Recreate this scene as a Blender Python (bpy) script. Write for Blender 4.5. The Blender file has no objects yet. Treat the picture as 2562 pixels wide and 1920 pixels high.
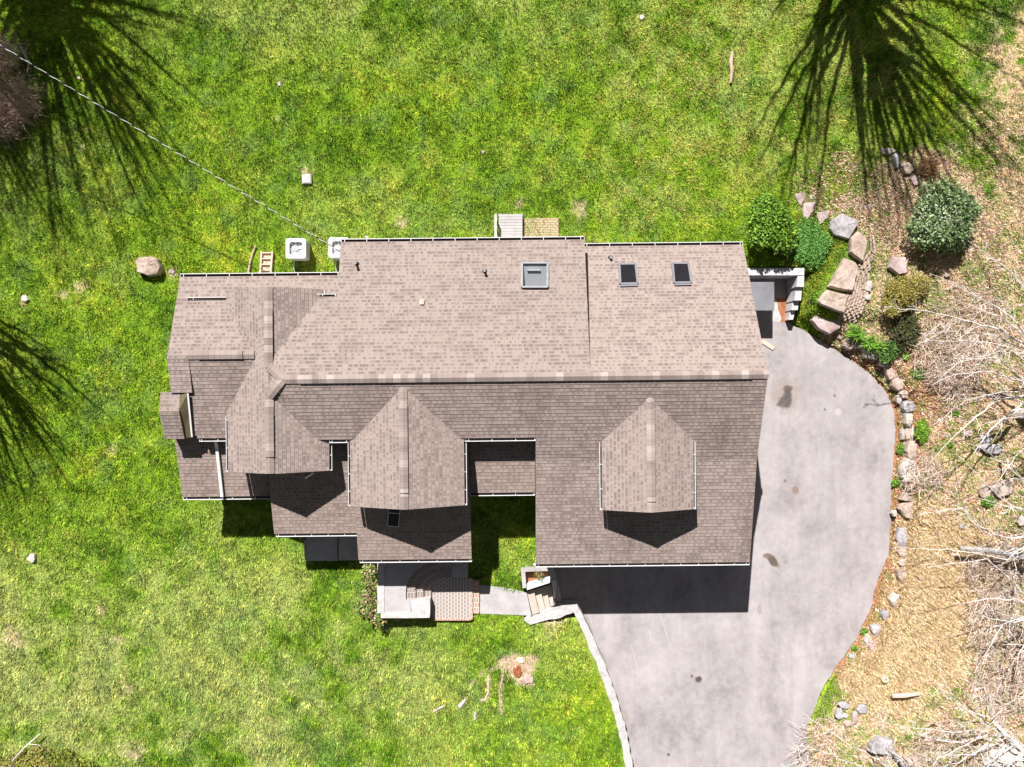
import bpy, math, random
import numpy as np
from mathutils import Vector, Matrix
R = math.radians
random.seed(7); rs = np.random.RandomState(11)
S = bpy.context.scene
COL = S.collection
HC, F = 32.0, 1800.0           # camera height above the driveway, focal length in photo pixels
CX, CY = 1281.0, 960.0
def P(x, y, z=1.0):
    D = HC - z
    return Vector(((x-CX)*D/F, -(y-CY)*D/F, z))
# ------------------------------------------------------------------ house frame
TH = 0.0105; OY = 0.233
cT, sT = math.cos(TH), math.sin(TH)
def HW(u, v, z): return Vector((u*cT + v*sT, OY + u*sT - v*cT, z))
def UV_(p):
    dx, dy = p.x, p.y-OY
    return dx*cT + dy*sT, dx*sT - dy*cT
def pu(x, y, z): return UV_(P(x, y, z))
# ------------------------------------------------------------------ mesh builder
class MB:
    def __init__(s): s.v=[]; s.f=[]; s.m=[]; s.uv=[]
    def face(s, pts, m=0, uv=None):
        n=len(s.v); s.v += [tuple(p) for p in pts]; s.f.append(tuple(range(n, n+len(pts)))); s.m.append(m)
        s.uv += (uv if uv else [(0,0)]*len(pts))
    def box(s, c, sz, rz=0, m=0, rot=None):
        M = rot if rot is not None else Matrix.Rotation(rz,3,'Z')
        c = Vector(c); hx,hy,hz = [q/2 for q in sz]
        k=[c+M@Vector((a*hx,b*hy,d*hz)) for a in(-1,1) for b in(-1,1) for d in(-1,1)]
        for q in ((0,1,3,2),(4,6,7,5),(0,4,5,1),(2,3,7,6),(0,2,6,4),(1,5,7,3)):
            P4=[k[i] for i in q]
            a=(P4[1]-P4[0]).length; b=(P4[2]-P4[1]).length
            s.face(P4, m, [(0,0),(a,0),(a,b),(0,b)])
    def bar(s, a, b, w, h=None, m=0, up=(0,0,1)):
        a=Vector(a); b=Vector(b); d=b-a; L=d.length
        if L<1e-6: return
        d.normalize(); up=Vector(up)
        if abs(d.dot(up))>.98: up=Vector((0,1,0))
        x=d.cross(up).normalized(); z=x.cross(d).normalized()
        M=Matrix((x,d,z)).transposed()
        s.box((a+b)/2,(w,L,h or w),m=m,rot=M)
    def tube(s, pts, rad, n=6, m=0, cap=True):
        pts=[Vector(p) for p in pts]
        if not hasattr(rad,'__len__'): rad=[rad]*len(pts)
        base=len(s.v); prev=None
        for i,p in enumerate(pts):
            d=(pts[min(i+1,len(pts)-1)]-pts[max(i-1,0)])
            if d.length<1e-9: d=Vector((0,0,1))
            d.normalize()
            if prev is None:
                x=d.cross(Vector((0.13,0.21,1)) if abs(d.z)<.95 else Vector((1,0,0))).normalized()
            else:
                x=(prev-d*prev.dot(d)); x=x.normalized() if x.length>1e-6 else d.orthogonal().normalized()
            prev=x; y=d.cross(x)
            for k in range(n):
                a=2*math.pi*k/n
                s.v.append(tuple(p+(x*math.cos(a)+y*math.sin(a))*rad[i]))
        for i in range(len(pts)-1):
            for k in range(n):
                a=base+i*n+k; b=base+i*n+(k+1)%n
                s.f.append((a,b,b+n,a+n)); s.m.append(m); s.uv += [(0,0)]*4
        if cap:
            s.f.append(tuple(base+k for k in range(n))[::-1]); s.m.append(m); s.uv += [(0,0)]*n
            e=base+(len(pts)-1)*n
            s.f.append(tuple(e+k for k in range(n))); s.m.append(m); s.uv += [(0,0)]*n
    def prism(s, top, zb, m=0, ms=None, bottom=True):
        """top: list of 3D points (any z), extruded straight down to zb (number)"""
        top=[Vector(p) for p in top]
        ar=sum(top[i].x*top[(i+1)%len(top)].y-top[(i+1)%len(top)].x*top[i].y for i in range(len(top)))
        if ar<0: top=top[::-1]
        s.face(top, m, [(p.x,p.y) for p in top])
        bt=[Vector((p.x,p.y,zb)) for p in top]
        acc=0
        for i in range(len(top)):
            j=(i+1)%len(top); L=(top[j]-top[i]).length
            s.face([bt[i],bt[j],top[j],top[i]], m if ms is None else ms, [(acc,zb),(acc+L,zb),(acc+L,top[j].z),(acc,top[i].z)])
            acc+=L
        if bottom: s.face(bt[::-1], m)
    def build(s, name, mats, parent=None, smooth=False):
        me=bpy.data.meshes.new(name); me.from_pydata(s.v,[],s.f)
        if not isinstance(mats,(list,tuple)): mats=[mats]
        for mm in mats: me.materials.append(mm)
        me.polygons.foreach_set('material_index', s.m)
        ul=me.uv_layers.new(name='UVMap')
        ul.data.foreach_set('uv', [c for t in s.uv for c in t])
        if smooth: me.polygons.foreach_set('use_smooth',[True]*len(s.f))
        me.update()
        o=bpy.data.objects.new(name, me); COL.objects.link(o)
        if parent: o.parent=parent
        return o
def tag(o, label=None, cat=None, group=None, kind=None):
    if label: o['label']=label
    if cat: o['category']=cat
    if group: o['group']=group
    if kind: o['kind']=kind
    return o
def empty(name, loc=(0,0,0)):
    o=bpy.data.objects.new(name,None); o.empty_display_size=.2; o.location=loc; COL.objects.link(o); return o
def attach(o, parent):      # parent while keeping world-space mesh coordinates
    o.parent=parent; o.matrix_parent_inverse=Matrix.Translation(-Vector(parent.location))
    return o
# ------------------------------------------------------------------ materials
class NM:
    def __init__(s, name):
        s.mat=bpy.data.materials.new(name); s.mat.use_nodes=True
        s.nt=s.mat.node_tree; s.b=s.nt.nodes['Principled BSDF']; s.out=s.nt.nodes['Material Output']
        s.b.inputs['Roughness'].default_value=.85
        s.b.inputs['Specular IOR Level'].default_value=.25
    def n(s,t,**k):
        q=s.nt.nodes.new(t)
        for a,b in k.items(): setattr(q,a,b)
        return q
    def l(s,a,b): s.nt.links.new(a,b)
    def val(s,sock,v):
        if hasattr(v,'links') or hasattr(v,'is_linked'): s.l(v,sock)
        else: sock.default_value=v
    def math(s,op,a,b=0.0,c=0.0,clamp=False):
        q=s.n('ShaderNodeMath',operation=op); q.use_clamp=clamp
        s.val(q.inputs[0],a); s.val(q.inputs[1],b); s.val(q.inputs[2],c); return q.outputs[0]
    def mix(s,f,a,b,bt='MIX'):
        q=s.n('ShaderNodeMix',data_type='RGBA',blend_type=bt); s.val(q.inputs[0],f)
        s.val(q.inputs[6], a if hasattr(a,'is_linked') else (*a,1)); s.val(q.inputs[7], b if hasattr(b,'is_linked') else (*b,1)); return q.outputs[2]
    def noise(s,vec,scale,detail=3,rough=.55,out=0,dim='3D'):
        q=s.n('ShaderNodeTexNoise'); q.noise_dimensions=dim
        q.inputs['Scale'].default_value=scale; q.inputs['Detail'].default_value=detail; q.inputs['Roughness'].default_value=rough
        if vec is not None: s.l(vec,q.inputs['Vector'])
        return q.outputs[out]
    def ramp(s,f,stops):
        q=s.n('ShaderNodeValToRGB'); e=q.color_ramp.elements
        while len(e)<len(stops): e.new(.5)
        for i,(p,c) in enumerate(stops):
            e[i].position=p; e[i].color=(*c,1) if len(c)==3 else c
        s.l(f,q.inputs[0]); return q.outputs[0]
    def rng(s,f,a,b,c=0.,d=1.):
        q=s.n('ShaderNodeMapRange'); s.l(f,q.inputs[0])
        for i,v in enumerate((a,b,c,d)): q.inputs[i+1].default_value=v
        return q.outputs[0]
    def pos(s): return s.n('ShaderNodeNewGeometry').outputs['Position']
    def uv(s): return s.n('ShaderNodeUVMap').outputs[0]
    def scl(s,v,x,y,z=1.):
        q=s.n('ShaderNodeVectorMath',operation='MULTIPLY'); s.l(v,q.inputs[0]); q.inputs[1].default_value=(x,y,z); return q.outputs[0]
    def col(s,c): s.l(c,s.b.inputs['Base Color'])
    def bump(s,h,st=.3,d=.02):
        q=s.n('ShaderNodeBump'); q.inputs['Strength'].default_value=st; q.inputs['Distance'].default_value=d
        s.l(h,q.inputs['Height']); s.l(q.outputs[0],s.b.inputs['Normal'])
def plain(name, c, rough=.6, metal=0., var=.12, scale=6., spec=.3):
    m=NM(name); p=m.pos(); n=m.noise(p,scale,4); n2=m.noise(p,scale*9,3)
    f=m.math('ADD',m.math('MULTIPLY',n,.7),m.math('MULTIPLY',n2,.3))
    lo=[q*(1-var*1.6) for q in c]; hi=[min(1,q*(1+var)) for q in c]
    m.col(m.ramp(f,[(.3,lo),(.7,hi)])); m.b.inputs['Roughness'].default_value=rough; m.b.inputs['Metallic'].default_value=metal
    m.b.inputs['Specular IOR Level'].default_value=spec
    m.bump(n2,.15,.01)
    return m.mat
def shingle(name, stain=0.0, lightc=(.288,.234,.210), darkc=(.138,.107,.096)):
    m=NM(name); uv=m.uv(); sp=m.n('ShaderNodeSeparateXYZ'); m.l(uv,sp.inputs[0])
    row=m.math('FLOOR',m.math('DIVIDE',sp.outputs[1],.143))
    wn=m.n('ShaderNodeTexWhiteNoise',noise_dimensions='1D'); m.l(row,wn.inputs['W'])
    off=wn.outputs['Value']
    s1=m.math('ADD',m.math('DIVIDE',sp.outputs[0],.215),m.math('MULTIPLY',off,37.0))
    cw=m.n('ShaderNodeCombineXYZ'); m.l(s1,cw.inputs[0]); m.l(row,cw.inputs[1])
    wob=m.noise(cw.outputs[0],.7,1,out=0)
    s2=m.math('ADD',s1,m.math('MULTIPLY',wob,.9))
    cell=m.math('FLOOR',s2)
    cc=m.n('ShaderNodeCombineXYZ'); m.l(cell,cc.inputs[0]); m.l(row,cc.inputs[1])
    w2=m.n('ShaderNodeTexWhiteNoise',noise_dimensions='3D'); m.l(cc.outputs[0],w2.inputs['Vector'])
    wth=m.math('ADD',m.math('MULTIPLY',w2.outputs['Value'],.95),.02)
    odd=m.math('GREATER_THAN',m.math('FRACT',s2),wth)
    sc_=m.n('ShaderNodeSeparateColor'); m.l(w2.outputs['Color'],sc_.inputs[0])
    tonal=m.math('MULTIPLY',sc_.outputs[1],.34)
    fr0=m.math('FRACT',m.math('DIVIDE',sp.outputs[1],.143))
    bandm=m.math('MULTIPLY',m.rng(fr0,.10,.22,0,1),m.rng(fr0,.66,.80,1,0))
    c3=m.n('ShaderNodeCombineXYZ'); m.l(m.math('FLOOR',m.math('ADD',m.math('DIVIDE',sp.outputs[0],.46),m.math('MULTIPLY',off,91.0))),c3.inputs[0]); m.l(row,c3.inputs[1])
    w3=m.n('ShaderNodeTexWhiteNoise',noise_dimensions='3D'); m.l(c3.outputs[0],w3.inputs['Vector'])
    dk=m.math('MULTIPLY',m.math('SUBTRACT',1.0,odd),bandm)
    blot=m.math('GREATER_THAN',w3.outputs['Value'],.62)
    tone=m.math('SUBTRACT',m.math('ADD',.98,m.math('MULTIPLY',tonal,.2)),m.math('ADD',m.math('MULTIPLY',m.math('MULTIPLY',dk,m.math('ADD',m.math('MULTIPLY',sc_.outputs[2],.6),.45)),.95),m.math('MULTIPLY',m.math('MULTIPLY',blot,m.rng(fr0,.0,.1,.4,1)),.34)),clamp=True)
    base=m.mix(tone,darkc,lightc)
    p=m.pos(); big=m.noise(p,.35,3); fine=m.noise(p,60,2)
    base=m.mix(m.rng(big,.35,.7,0,.3),base,(.25,.19,.165))
    base=m.mix(m.rng(fine,.3,.7,0,.25),base,(.34,.28,.26))
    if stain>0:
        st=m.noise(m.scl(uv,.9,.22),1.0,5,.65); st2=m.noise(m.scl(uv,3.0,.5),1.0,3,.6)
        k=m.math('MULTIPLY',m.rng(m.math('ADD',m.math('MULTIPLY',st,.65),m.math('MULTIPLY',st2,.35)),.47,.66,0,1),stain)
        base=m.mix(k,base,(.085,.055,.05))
    m.col(base); m.b.inputs['Roughness'].default_value=.95
    fr=m.math('FRACT',m.math('DIVIDE',sp.outputs[1],.143))
    # tab edges slightly raised
    h=m.math('ADD',m.math('MULTIPLY',odd,.5),m.math('MULTIPLY',fine,.3)); m.bump(h,.55,.008)
    return m.mat
def capmat():
    m=NM('ridge_shingle'); uv=m.uv(); sp=m.n('ShaderNodeSeparateXYZ'); m.l(uv,sp.inputs[0])
    c=m.math('FLOOR',m.math('DIVIDE',sp.outputs[0],.27))
    w=m.n('ShaderNodeTexWhiteNoise',noise_dimensions='1D'); m.l(c,w.inputs['W'])
    n=m.noise(m.pos(),50,2)
    b=m.ramp(w.outputs['Value'],[(0,(.19,.15,.137)),(.45,(.25,.20,.18)),(.7,(.285,.232,.21)),(1,(.38,.325,.30))])
    m.col(m.mix(m.rng(n,.3,.7,0,.25),b,(.36,.3,.28))); m.b.inputs['Roughness'].default_value=.95
    return m.mat
M={}
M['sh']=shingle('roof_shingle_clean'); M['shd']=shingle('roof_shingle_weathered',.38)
M['shl']=shingle('roof_shingle_brown',.1,(.285,.224,.196),(.140,.105,.092))
M['cap']=capmat()
M['fascia']=plain('fascia_brown',(.13,.10,.09),.8)
M['white']=plain('white_aluminium',(.66,.65,.66),.45,0,.05)
M['siding']=None
M['cream']=plain('cream_stucco',(.46,.38,.27),.9)
M['olive']=plain('olive_metal_flashing',(.125,.098,.055),.7,0,.1,3); M['dark']=plain('dark_void',(.02,.02,.02),.9)
M['conc']=plain('pale_concrete',(.40,.375,.375),.9,0,.14,2.2)
M['concw']=plain('whitewashed_concrete',(.48,.455,.445),.9,0,.22,4.)
M['concy']=plain('tan_concrete',(.46,.39,.34),.9,0,.14,3.)
M['concg']=plain('grey_concrete',(.34,.34,.35),.9,0,.2,3.)
M['slate']=plain('pale_slate',(.62,.66,.66),.8,0,.1,4.)
M['greymetal']=plain('grey_metal_sheet',(.22,.22,.24),.55,.3,.12,2.)
M['frame']=plain('skylight_frame_grey',(.17,.17,.185),.5,.2,.08)
M['wood']=plain('sun_bleached_wood',(.50,.36,.28),.85,0,.25,8.)
M['pinkwood']=plain('old_pale_board',(.62,.45,.36),.85,0,.15,8.)
M['rust']=plain('rotten_red_wood',(.30,.10,.04),.95,0,.4,6.)
M['acw']=plain('ac_enamel',(.50,.50,.52),.5,0,.05)
M['acg']=plain('ac_fan_metal',(.50,.51,.53),.5,.2,.1)
M['acd']=plain('ac_side_louvre',(.50,.50,.50),.6,0,.1,20)
M['black']=plain('black_rubber',(.015,.015,.017),.6)
M['copper']=plain('orange_mastic',(.35,.11,.04),.8)
M['silt_shade']=plain('gutter_silt_shade',(.10,.08,.075),.9,0,.4,10); M['soil']=plain('dark_soil',(.09,.06,.045),.95,0,.4,12)  # gutter lining: debris plus the trough's inner shade put into one dark colour
M['mulch']=plain('orange_bark_mulch',(.36,.15,.07),.95,0,.4,14)
def sidingmat():
    m=NM('cream_siding'); p=m.pos(); sp=m.n('ShaderNodeSeparateXYZ'); m.l(p,sp.inputs[0])
    fr=m.math('FRACT',m.math('DIVIDE',sp.outputs[2],.15)); n=m.noise(p,3,4)
    m.col(m.mix(n,(.50,.46,.40),(.60,.56,.49))); m.bump(fr,.6,.02); return m.mat
M['siding']=sidingmat()
def rockmat(name,c1,c2,c3):
    m=NM(name); p=m.pos(); oi=m.n('ShaderNodeObjectInfo').outputs['Random']
    n=m.noise(p,1.9,6,.62); n2=m.noise(p,11,4,.6); n3=m.noise(p,45,2)
    a=m.ramp(m.math('ADD',m.math('MULTIPLY',n,.6),m.math('MULTIPLY',n2,.4)),[(.34,c1),(.5,c2),(.64,c3)])
    a=m.mix(m.rng(n2,.62,.7,0,.5),a,(.16,.17,.10))
    m.col(a); m.bump(m.math('ADD',n2,m.math('MULTIPLY',n3,.4)),.7,.03); m.b.inputs['Roughness'].default_value=.95
    return m.mat
M['rockg']=rockmat('grey_fieldstone',(.16,.15,.15),(.34,.32,.33),(.50,.48,.49))
M['rockt']=rockmat('tan_fieldstone',(.20,.15,.11),(.40,.31,.26),(.55,.45,.39))
M['rockw']=rockmat('bright_limestone',(.24,.21,.18),(.48,.43,.385),(.68,.63,.58))
M['rockp']=rockmat('pink_fieldstone',(.26,.19,.17),(.42,.32,.31),(.56,.46,.45))
def bark(name,c1,c2):
    m=NM(name); n=m.noise(m.pos(),9,5,.6); n2=m.noise(m.pos(),1.4,2)
    m.col(m.mix(m.rng(n2,.4,.65,0,.7),m.ramp(n,[(.35,c1),(.62,c2)]),c2)); m.bump(n,.5,.02); m.b.inputs['Roughness'].default_value=.95; return m.mat
M['bark']=bark('pale_grey_bark',(.34,.30,.28),(.74,.68,.65)); M['barkd']=bark('dark_bark',(.07,.06,.06),(.20,.18,.17))
M['logbark']=bark('log_bark',(.10,.09,.085),(.36,.34,.33)); M['twig']=bark('dry_twig',(.30,.21,.16),(.66,.54,.46))
def leafmat(name, attr=False, c=(.1,.2,.03), c2=None, transl=.25):
    m=NM(name)
    if attr:
        a=m.n('ShaderNodeAttribute'); a.attribute_name='gcol'; m.col(a.outputs['Color']); cs=a.outputs['Color']
    else:
        n=m.noise(m.pos(),5,3); n2=m.noise(m.pos(),25,2)
        cs=m.mix(m.rng(m.math('ADD',m.math('MULTIPLY',n,.5),m.math('MULTIPLY',n2,.5)),.38,.62),c,c2 or [q*1.8 for q in c]); m.col(cs)
    m.b.inputs['Roughness'].default_value=.7; m.b.inputs['Specular IOR Level'].default_value=.2
    t=m.n('ShaderNodeBsdfTranslucent'); m.l(cs,t.inputs[0]); x=m.n('ShaderNodeMixShader'); x.inputs[0].default_value=transl
    m.l(m.b.outputs[0],x.inputs[1]); m.l(t.outputs[0],x.inputs[2]); m.l(x.outputs[0],m.out.inputs[0])
    return m.mat
M['blade']=leafmat('grass_blade',True,transl=.2)
M['litter']=leafmat('leaf_litter',True,transl=.1)
def brickmat(name,cb,cb2,mort,w=.2,h=.1,ms=.014,rot=False):
    m=NM(name); uv=m.uv()
    if rot:
        sp=m.n('ShaderNodeSeparateXYZ'); m.l(uv,sp.inputs[0]); cb_=m.n('ShaderNodeCombineXYZ'); m.l(sp.outputs[1],cb_.inputs[0]); m.l(sp.outputs[0],cb_.inputs[1]); uv=cb_.outputs[0]
    b=m.n('ShaderNodeTexBrick'); m.l(uv,b.inputs['Vector'])
    b.inputs['Color1'].default_value=(*cb,1); b.inputs['Color2'].default_value=(*cb2,1); b.inputs['Mortar'].default_value=(*mort,1)
    b.inputs['Scale'].default_value=1; b.inputs['Mortar Size'].default_value=ms; b.inputs['Brick Width'].default_value=w; b.inputs['Row Height'].default_value=h
    b.inputs['Mortar Smooth'].default_value=.2
    n=m.noise(m.pos(),14,3); m.col(m.mix(m.rng(n,.3,.7,0,.15),b.outputs[0],(.45,.38,.34)))
    m.bump(b.outputs['Fac'],.5,-.01); return m.mat
M['paver']=brickmat('grey_brown_pavers',(.27,.225,.20),(.25,.235,.225),(.56,.48,.44),.17,.13,.015,True)
M['redbrick']=brickmat('red_brick_edge',(.38,.19,.14),(.44,.26,.20),(.62,.53,.48),.11,.2,.014)
M['stepbrick']=brickmat('dark_red_step_brick',(.20,.155,.14),(.24,.195,.175),(.44,.40,.38),.13,.26,.014)
M['patio']=brickmat('mossy_brick_pavers',(.52,.30,.23),(.46,.31,.25),(.16,.24,.04),.22,.11,.016)
M['edgebrick']=plain('weathered_edging_brick',(.42,.32,.26),.95,0,.22,9.)
def stripes(name):
    m=NM(name); p=m.pos(); n=m.noise(m.scl(p,6.5,.6),1.,2); n2=m.noise(p,8,3)
    m.col(m.mix(m.rng(n,.45,.55,0,.6),(.56,.55,.56),(.36,.35,.37))); m.bump(n2,.2,.01); return m.mat
M['wellw']=stripes('streaked_white_concrete')
def glassy(name,c,rough=.05):
    m=NM(name); n=m.noise(m.pos(),3,2); m.col(m.mix(n,c,[q*1.4 for q in c])); m.b.inputs['Roughness'].default_value=rough; m.b.inputs['Specular IOR Level'].default_value=.6; return m.mat
M['darkglass']=glassy('dark_skylight_glass',(.012,.011,.013))
def thinglass():
    m=NM('clear_skylight_glass'); nt=m.nt
    t=m.n('ShaderNodeBsdfTransparent'); t.inputs[0].default_value=(.74,.76,.79,1); g=m.n('ShaderNodeBsdfGlossy'); g.inputs['Roughness'].default_value=.05; g.inputs[0].default_value=(.85,.88,.92,1)
    fr=m.n('ShaderNodeFresnel'); fr.inputs[0].default_value=1.5
    x=m.n('ShaderNodeMixShader'); m.l(m.math('ADD',fr.outputs[0],.08),x.inputs[0]); m.l(t.outputs[0],x.inputs[1]); m.l(g.outputs[0],x.inputs[2]); m.l(x.outputs[0],m.out.inputs[0]); return m.mat
M['glass']=thinglass()
# ------------------------------------------------------------------ numpy helpers
def lat(seed,n=256):
    return np.random.RandomState(seed).rand(n,n)
_L={}
def vn(X,Y,scale,seed=1):
    if seed not in _L: _L[seed]=lat(seed)
    T=_L[seed]; x=X*scale+1000.3; y=Y*scale+1000.7
    xi=np.floor(x).astype(int); yi=np.floor(y).astype(int); fx=x-xi; fy=y-yi
    fx=fx*fx*(3-2*fx); fy=fy*fy*(3-2*fy); n=256
    a=T[xi%n,yi%n]; b=T[(xi+1)%n,yi%n]; c=T[xi%n,(yi+1)%n]; d=T[(xi+1)%n,(yi+1)%n]
    return (a*(1-fx)+b*fx)*(1-fy)+(c*(1-fx)+d*fx)*fy
def fbm(X,Y,scale,seed=1,o=4):
    s=0; a=.5; t=0
    for i in range(o):
        s=s+a*vn(X,Y,scale*(2**i),seed+i*17); t+=a; a*=.55
    return s/t
def sdf(poly,X,Y):
    """signed distance, negative inside; poly = list of (x,y) world"""
    d2=np.full(X.shape,1e9); ins=np.zeros(X.shape,bool); n=len(poly)
    for i in range(n):
        ax,ay=poly[i]; bx,by=poly[(i+1)%n]; ex,ey=bx-ax,by-ay
        wx=X-ax; wy=Y-ay; t=np.clip((wx*ex+wy*ey)/(ex*ex+ey*ey+1e-12),0,1)
        d2=np.minimum(d2,(wx-ex*t)**2+(wy-ey*t)**2)
        c=((ay>Y)!=(by>Y))
        with np.errstate(divide='ignore',invalid='ignore'):
            xx=(bx-ax)*(Y-ay)/((by-ay) if by!=ay else 1e-12)+ax
        ins^= c&(X<xx)
    return np.where(ins,-1,1)*np.sqrt(d2)
def WP(pts,z=1.0): return [tuple(P(x,y,z))[:2] for x,y in pts]
def sm(a,b,x): t=np.clip((x-a)/(b-a),0,1); return t*t*(3-2*t)
# driveway outline (photo pixels on the driveway)
DRV=[(1700,1000),(1395,1380),(1375,1420),(1390,1500),(1440,1532),(1452,1560),(1478,1615),(1502,1675),(1526,1740),(1543,1800),(1558,1860),(1574,1925),(1600,2020),(1640,2200),(1660,3400),(2080,3400),(2050,2200),(2030,2020),(2023,1917),(2016,1880),(2008,1824),(2031,1767),(2061,1704),(2102,1648),(2139,1599),(2177,1524),(2192,1461),(2223,1386),(2229,1300),(2229,1222),(2235,1162),(2241,1071),(2235,1026),(2217,981),(2171,930),(2118,893),(2069,863),(2021,833),(1985,815),(1972,806),(1972,690),(1790,690),(1790,1000)]
DRVW=WP(DRV,0)
def dz(X,Y): return .45*sm(-8.5,-19.,Y)
STAIR=[(1312,1430),(1400,1425),(1452,1520),(1440,1532),(1345,1545),(1325,1540)]
STAIRW=WP(STAIR,.6)
WALLC=[(1317,1545),(1329,1556),(1372,1543),(1441,1524),(1452,1546),(1476,1600),(1500,1655),(1519,1706),(1539,1762),(1553,1812),(1566,1868),(1576,1925),(1594,2010),(1620,2180),(1645,2600)]
def gz(X,Y):
    dd=sdf(DRVW,X,Y); ds=sdf(STAIRW,X,Y); d=np.minimum(dd,ds)
    # lawn level
    lawn=1.0-.3*sm(-9,-19,Y)
    # right bank: rises away from the driveway
    bank=dz(X,Y)+.02+.16*sm(0,.5,d)+.42*sm(.45,.95,d)+.45*sm(1.,5.,d)+.35*sm(5,14,d)
    north=sm(1.6,3.4,Y)      # near the well the bank reaches lawn level quickly
    bank=np.maximum(bank, (dz(X,Y)+.98*sm(.02,.9,d))*north)
    right=sm(9.6,10.2,X+0*Y)
    g=np.where(X>9.7,bank,lawn)
    bl=sm(9.7,14.5,X); g=np.where((X>9.7)&(Y>4.9),np.maximum(lawn*sm(.02,.35,d),0)*(1-bl)+np.maximum(lawn*sm(.02,.35,d),bank)*bl,g)
    far=np.sqrt(X*X+Y*Y)
    g=g+ (fbm(X,Y,.35,5,3)-.5)*.10*(d>.6)
    pit=np.where(dd<0.12, dz(X,Y)-.07, -.07)
    g=np.where(d<np.where((X>9.0)|(ds<.12),.12,-.10),pit,g)
    return g
# ---- ground colour zones (world polygons)
WOODS=WP([(2200,440),(2110,510),(2110,580),(2180,600),(2185,700),(2120,800),(2060,850),(2200,940),(2255,1020),(2255,1200),(2240,1400),(2190,1520),(2110,1660),(2040,1760),(2015,1860),(2010,1990),(2050,2500),(3200,2500),(3200,640),(2480,560),(2440,450),(2380,380),(2230,400)])
DRY=WP([(2430,120),(2520,40),(3200,-100),(3200,1000),(2562,760),(2470,560),(2450,420),(2420,300)])
STRAW=WP([(2075,1655),(2150,1610),(2235,1500),(2262,1300),(2330,1270),(2480,1330),(2490,1490),(2420,1600),(2410,1700),(2290,1760),(2180,1760),(2100,1720)],1.1)
STRAW2=WP([(2080,1690),(2180,1700),(2330,1720),(2420,1760),(2380,1800),(2250,1790),(2140,1760)],1.1)
MULCHZ=WP([(2060,845),(2110,880),(2200,890),(2320,880),(2370,980),(2310,1080),(2290,1230),(2250,1330),(2240,1420),(2235,1480),(2195,1580),(2145,1650),(2100,1700),(2060,1720),(2100,1600),(2180,1440),(2205,1250),(2220,1080),(2170,960),(2090,900)],.4)
BED=WP([(1975,540),(2060,540),(2110,620),(2050,700),(2015,840),(2060,870),(2000,830),(1972,800),(2000,690),(1975,660)])
YEL=WP([(1480,60),(1700,0),(2200,-100),(2300,100),(2200,380),(2000,430),(1880,420),(1780,520),(1500,540),(1550,300)])
GREENP=WP([(2030,1770),(2065,1700),(2095,1690),(2105,1740),(2070,1800),(2035,1830)],.6)
BROWNBED=WP([(1990,430),(2100,380),(2300,400),(2330,470),(2250,560),(2150,580),(2060,540),(1990,500)])
DIRT=WP([(1245,1650),(1290,1640),(1310,1640),(1345,1655),(1335,1690),(1345,1705),(1340,1718),(1300,1710),(1285,1690),(1262,1668)],.9)
ROOTS=[[(1262,1668),(1256,1700),(1250,1730),(1254,1785)],[(1222,1690),(1222,1730),(1215,1750),(1200,1755)],[(1165,1750),(1150,1768)],[(1085,1780),(1108,1768)],[(1188,1785),(1188,1800)],[(1200,1690),(1208,1680)],[(1225,1675),(1262,1660)],[(1180,1712),(1185,1700)]]
BARE=[(768,428,14),(700,208,10),(1606,43,9),(198,196,7),(60,756,14),(690,290,6),(430,679,12),(200,720,18),(150,735,12),(78,1400,12),(1390,1560,26),(280,1130,14),(205,365,8),(215,325,8),(960,1575,10),(30,1600,24),(320,1725,16),(250,1530,14),(330,1890,26),(290,1600,12),(1380,1352,14),(1450,520,20),(1300,505,14),(1010,560,14)]
GREEN_D=np.array((.070,.155,.008)); GREEN_M=np.array((.155,.270,.014)); GREEN_Y=np.array((.300,.355,.032)); GREEN_P=np.array((.290,.340,.110)); TAN=np.array((.54,.41,.28)); PINK=np.array((.50,.345,.26)); BROWN=np.array((.22,.12,.07)); MUL=np.array((.33,.15,.075)); BLUEG=np.array((.115,.205,.065)); STRC=np.array((.60,.46,.21))
def mixc(a,b,t): return a*(1-t[...,None])+b*t[...,None]
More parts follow.
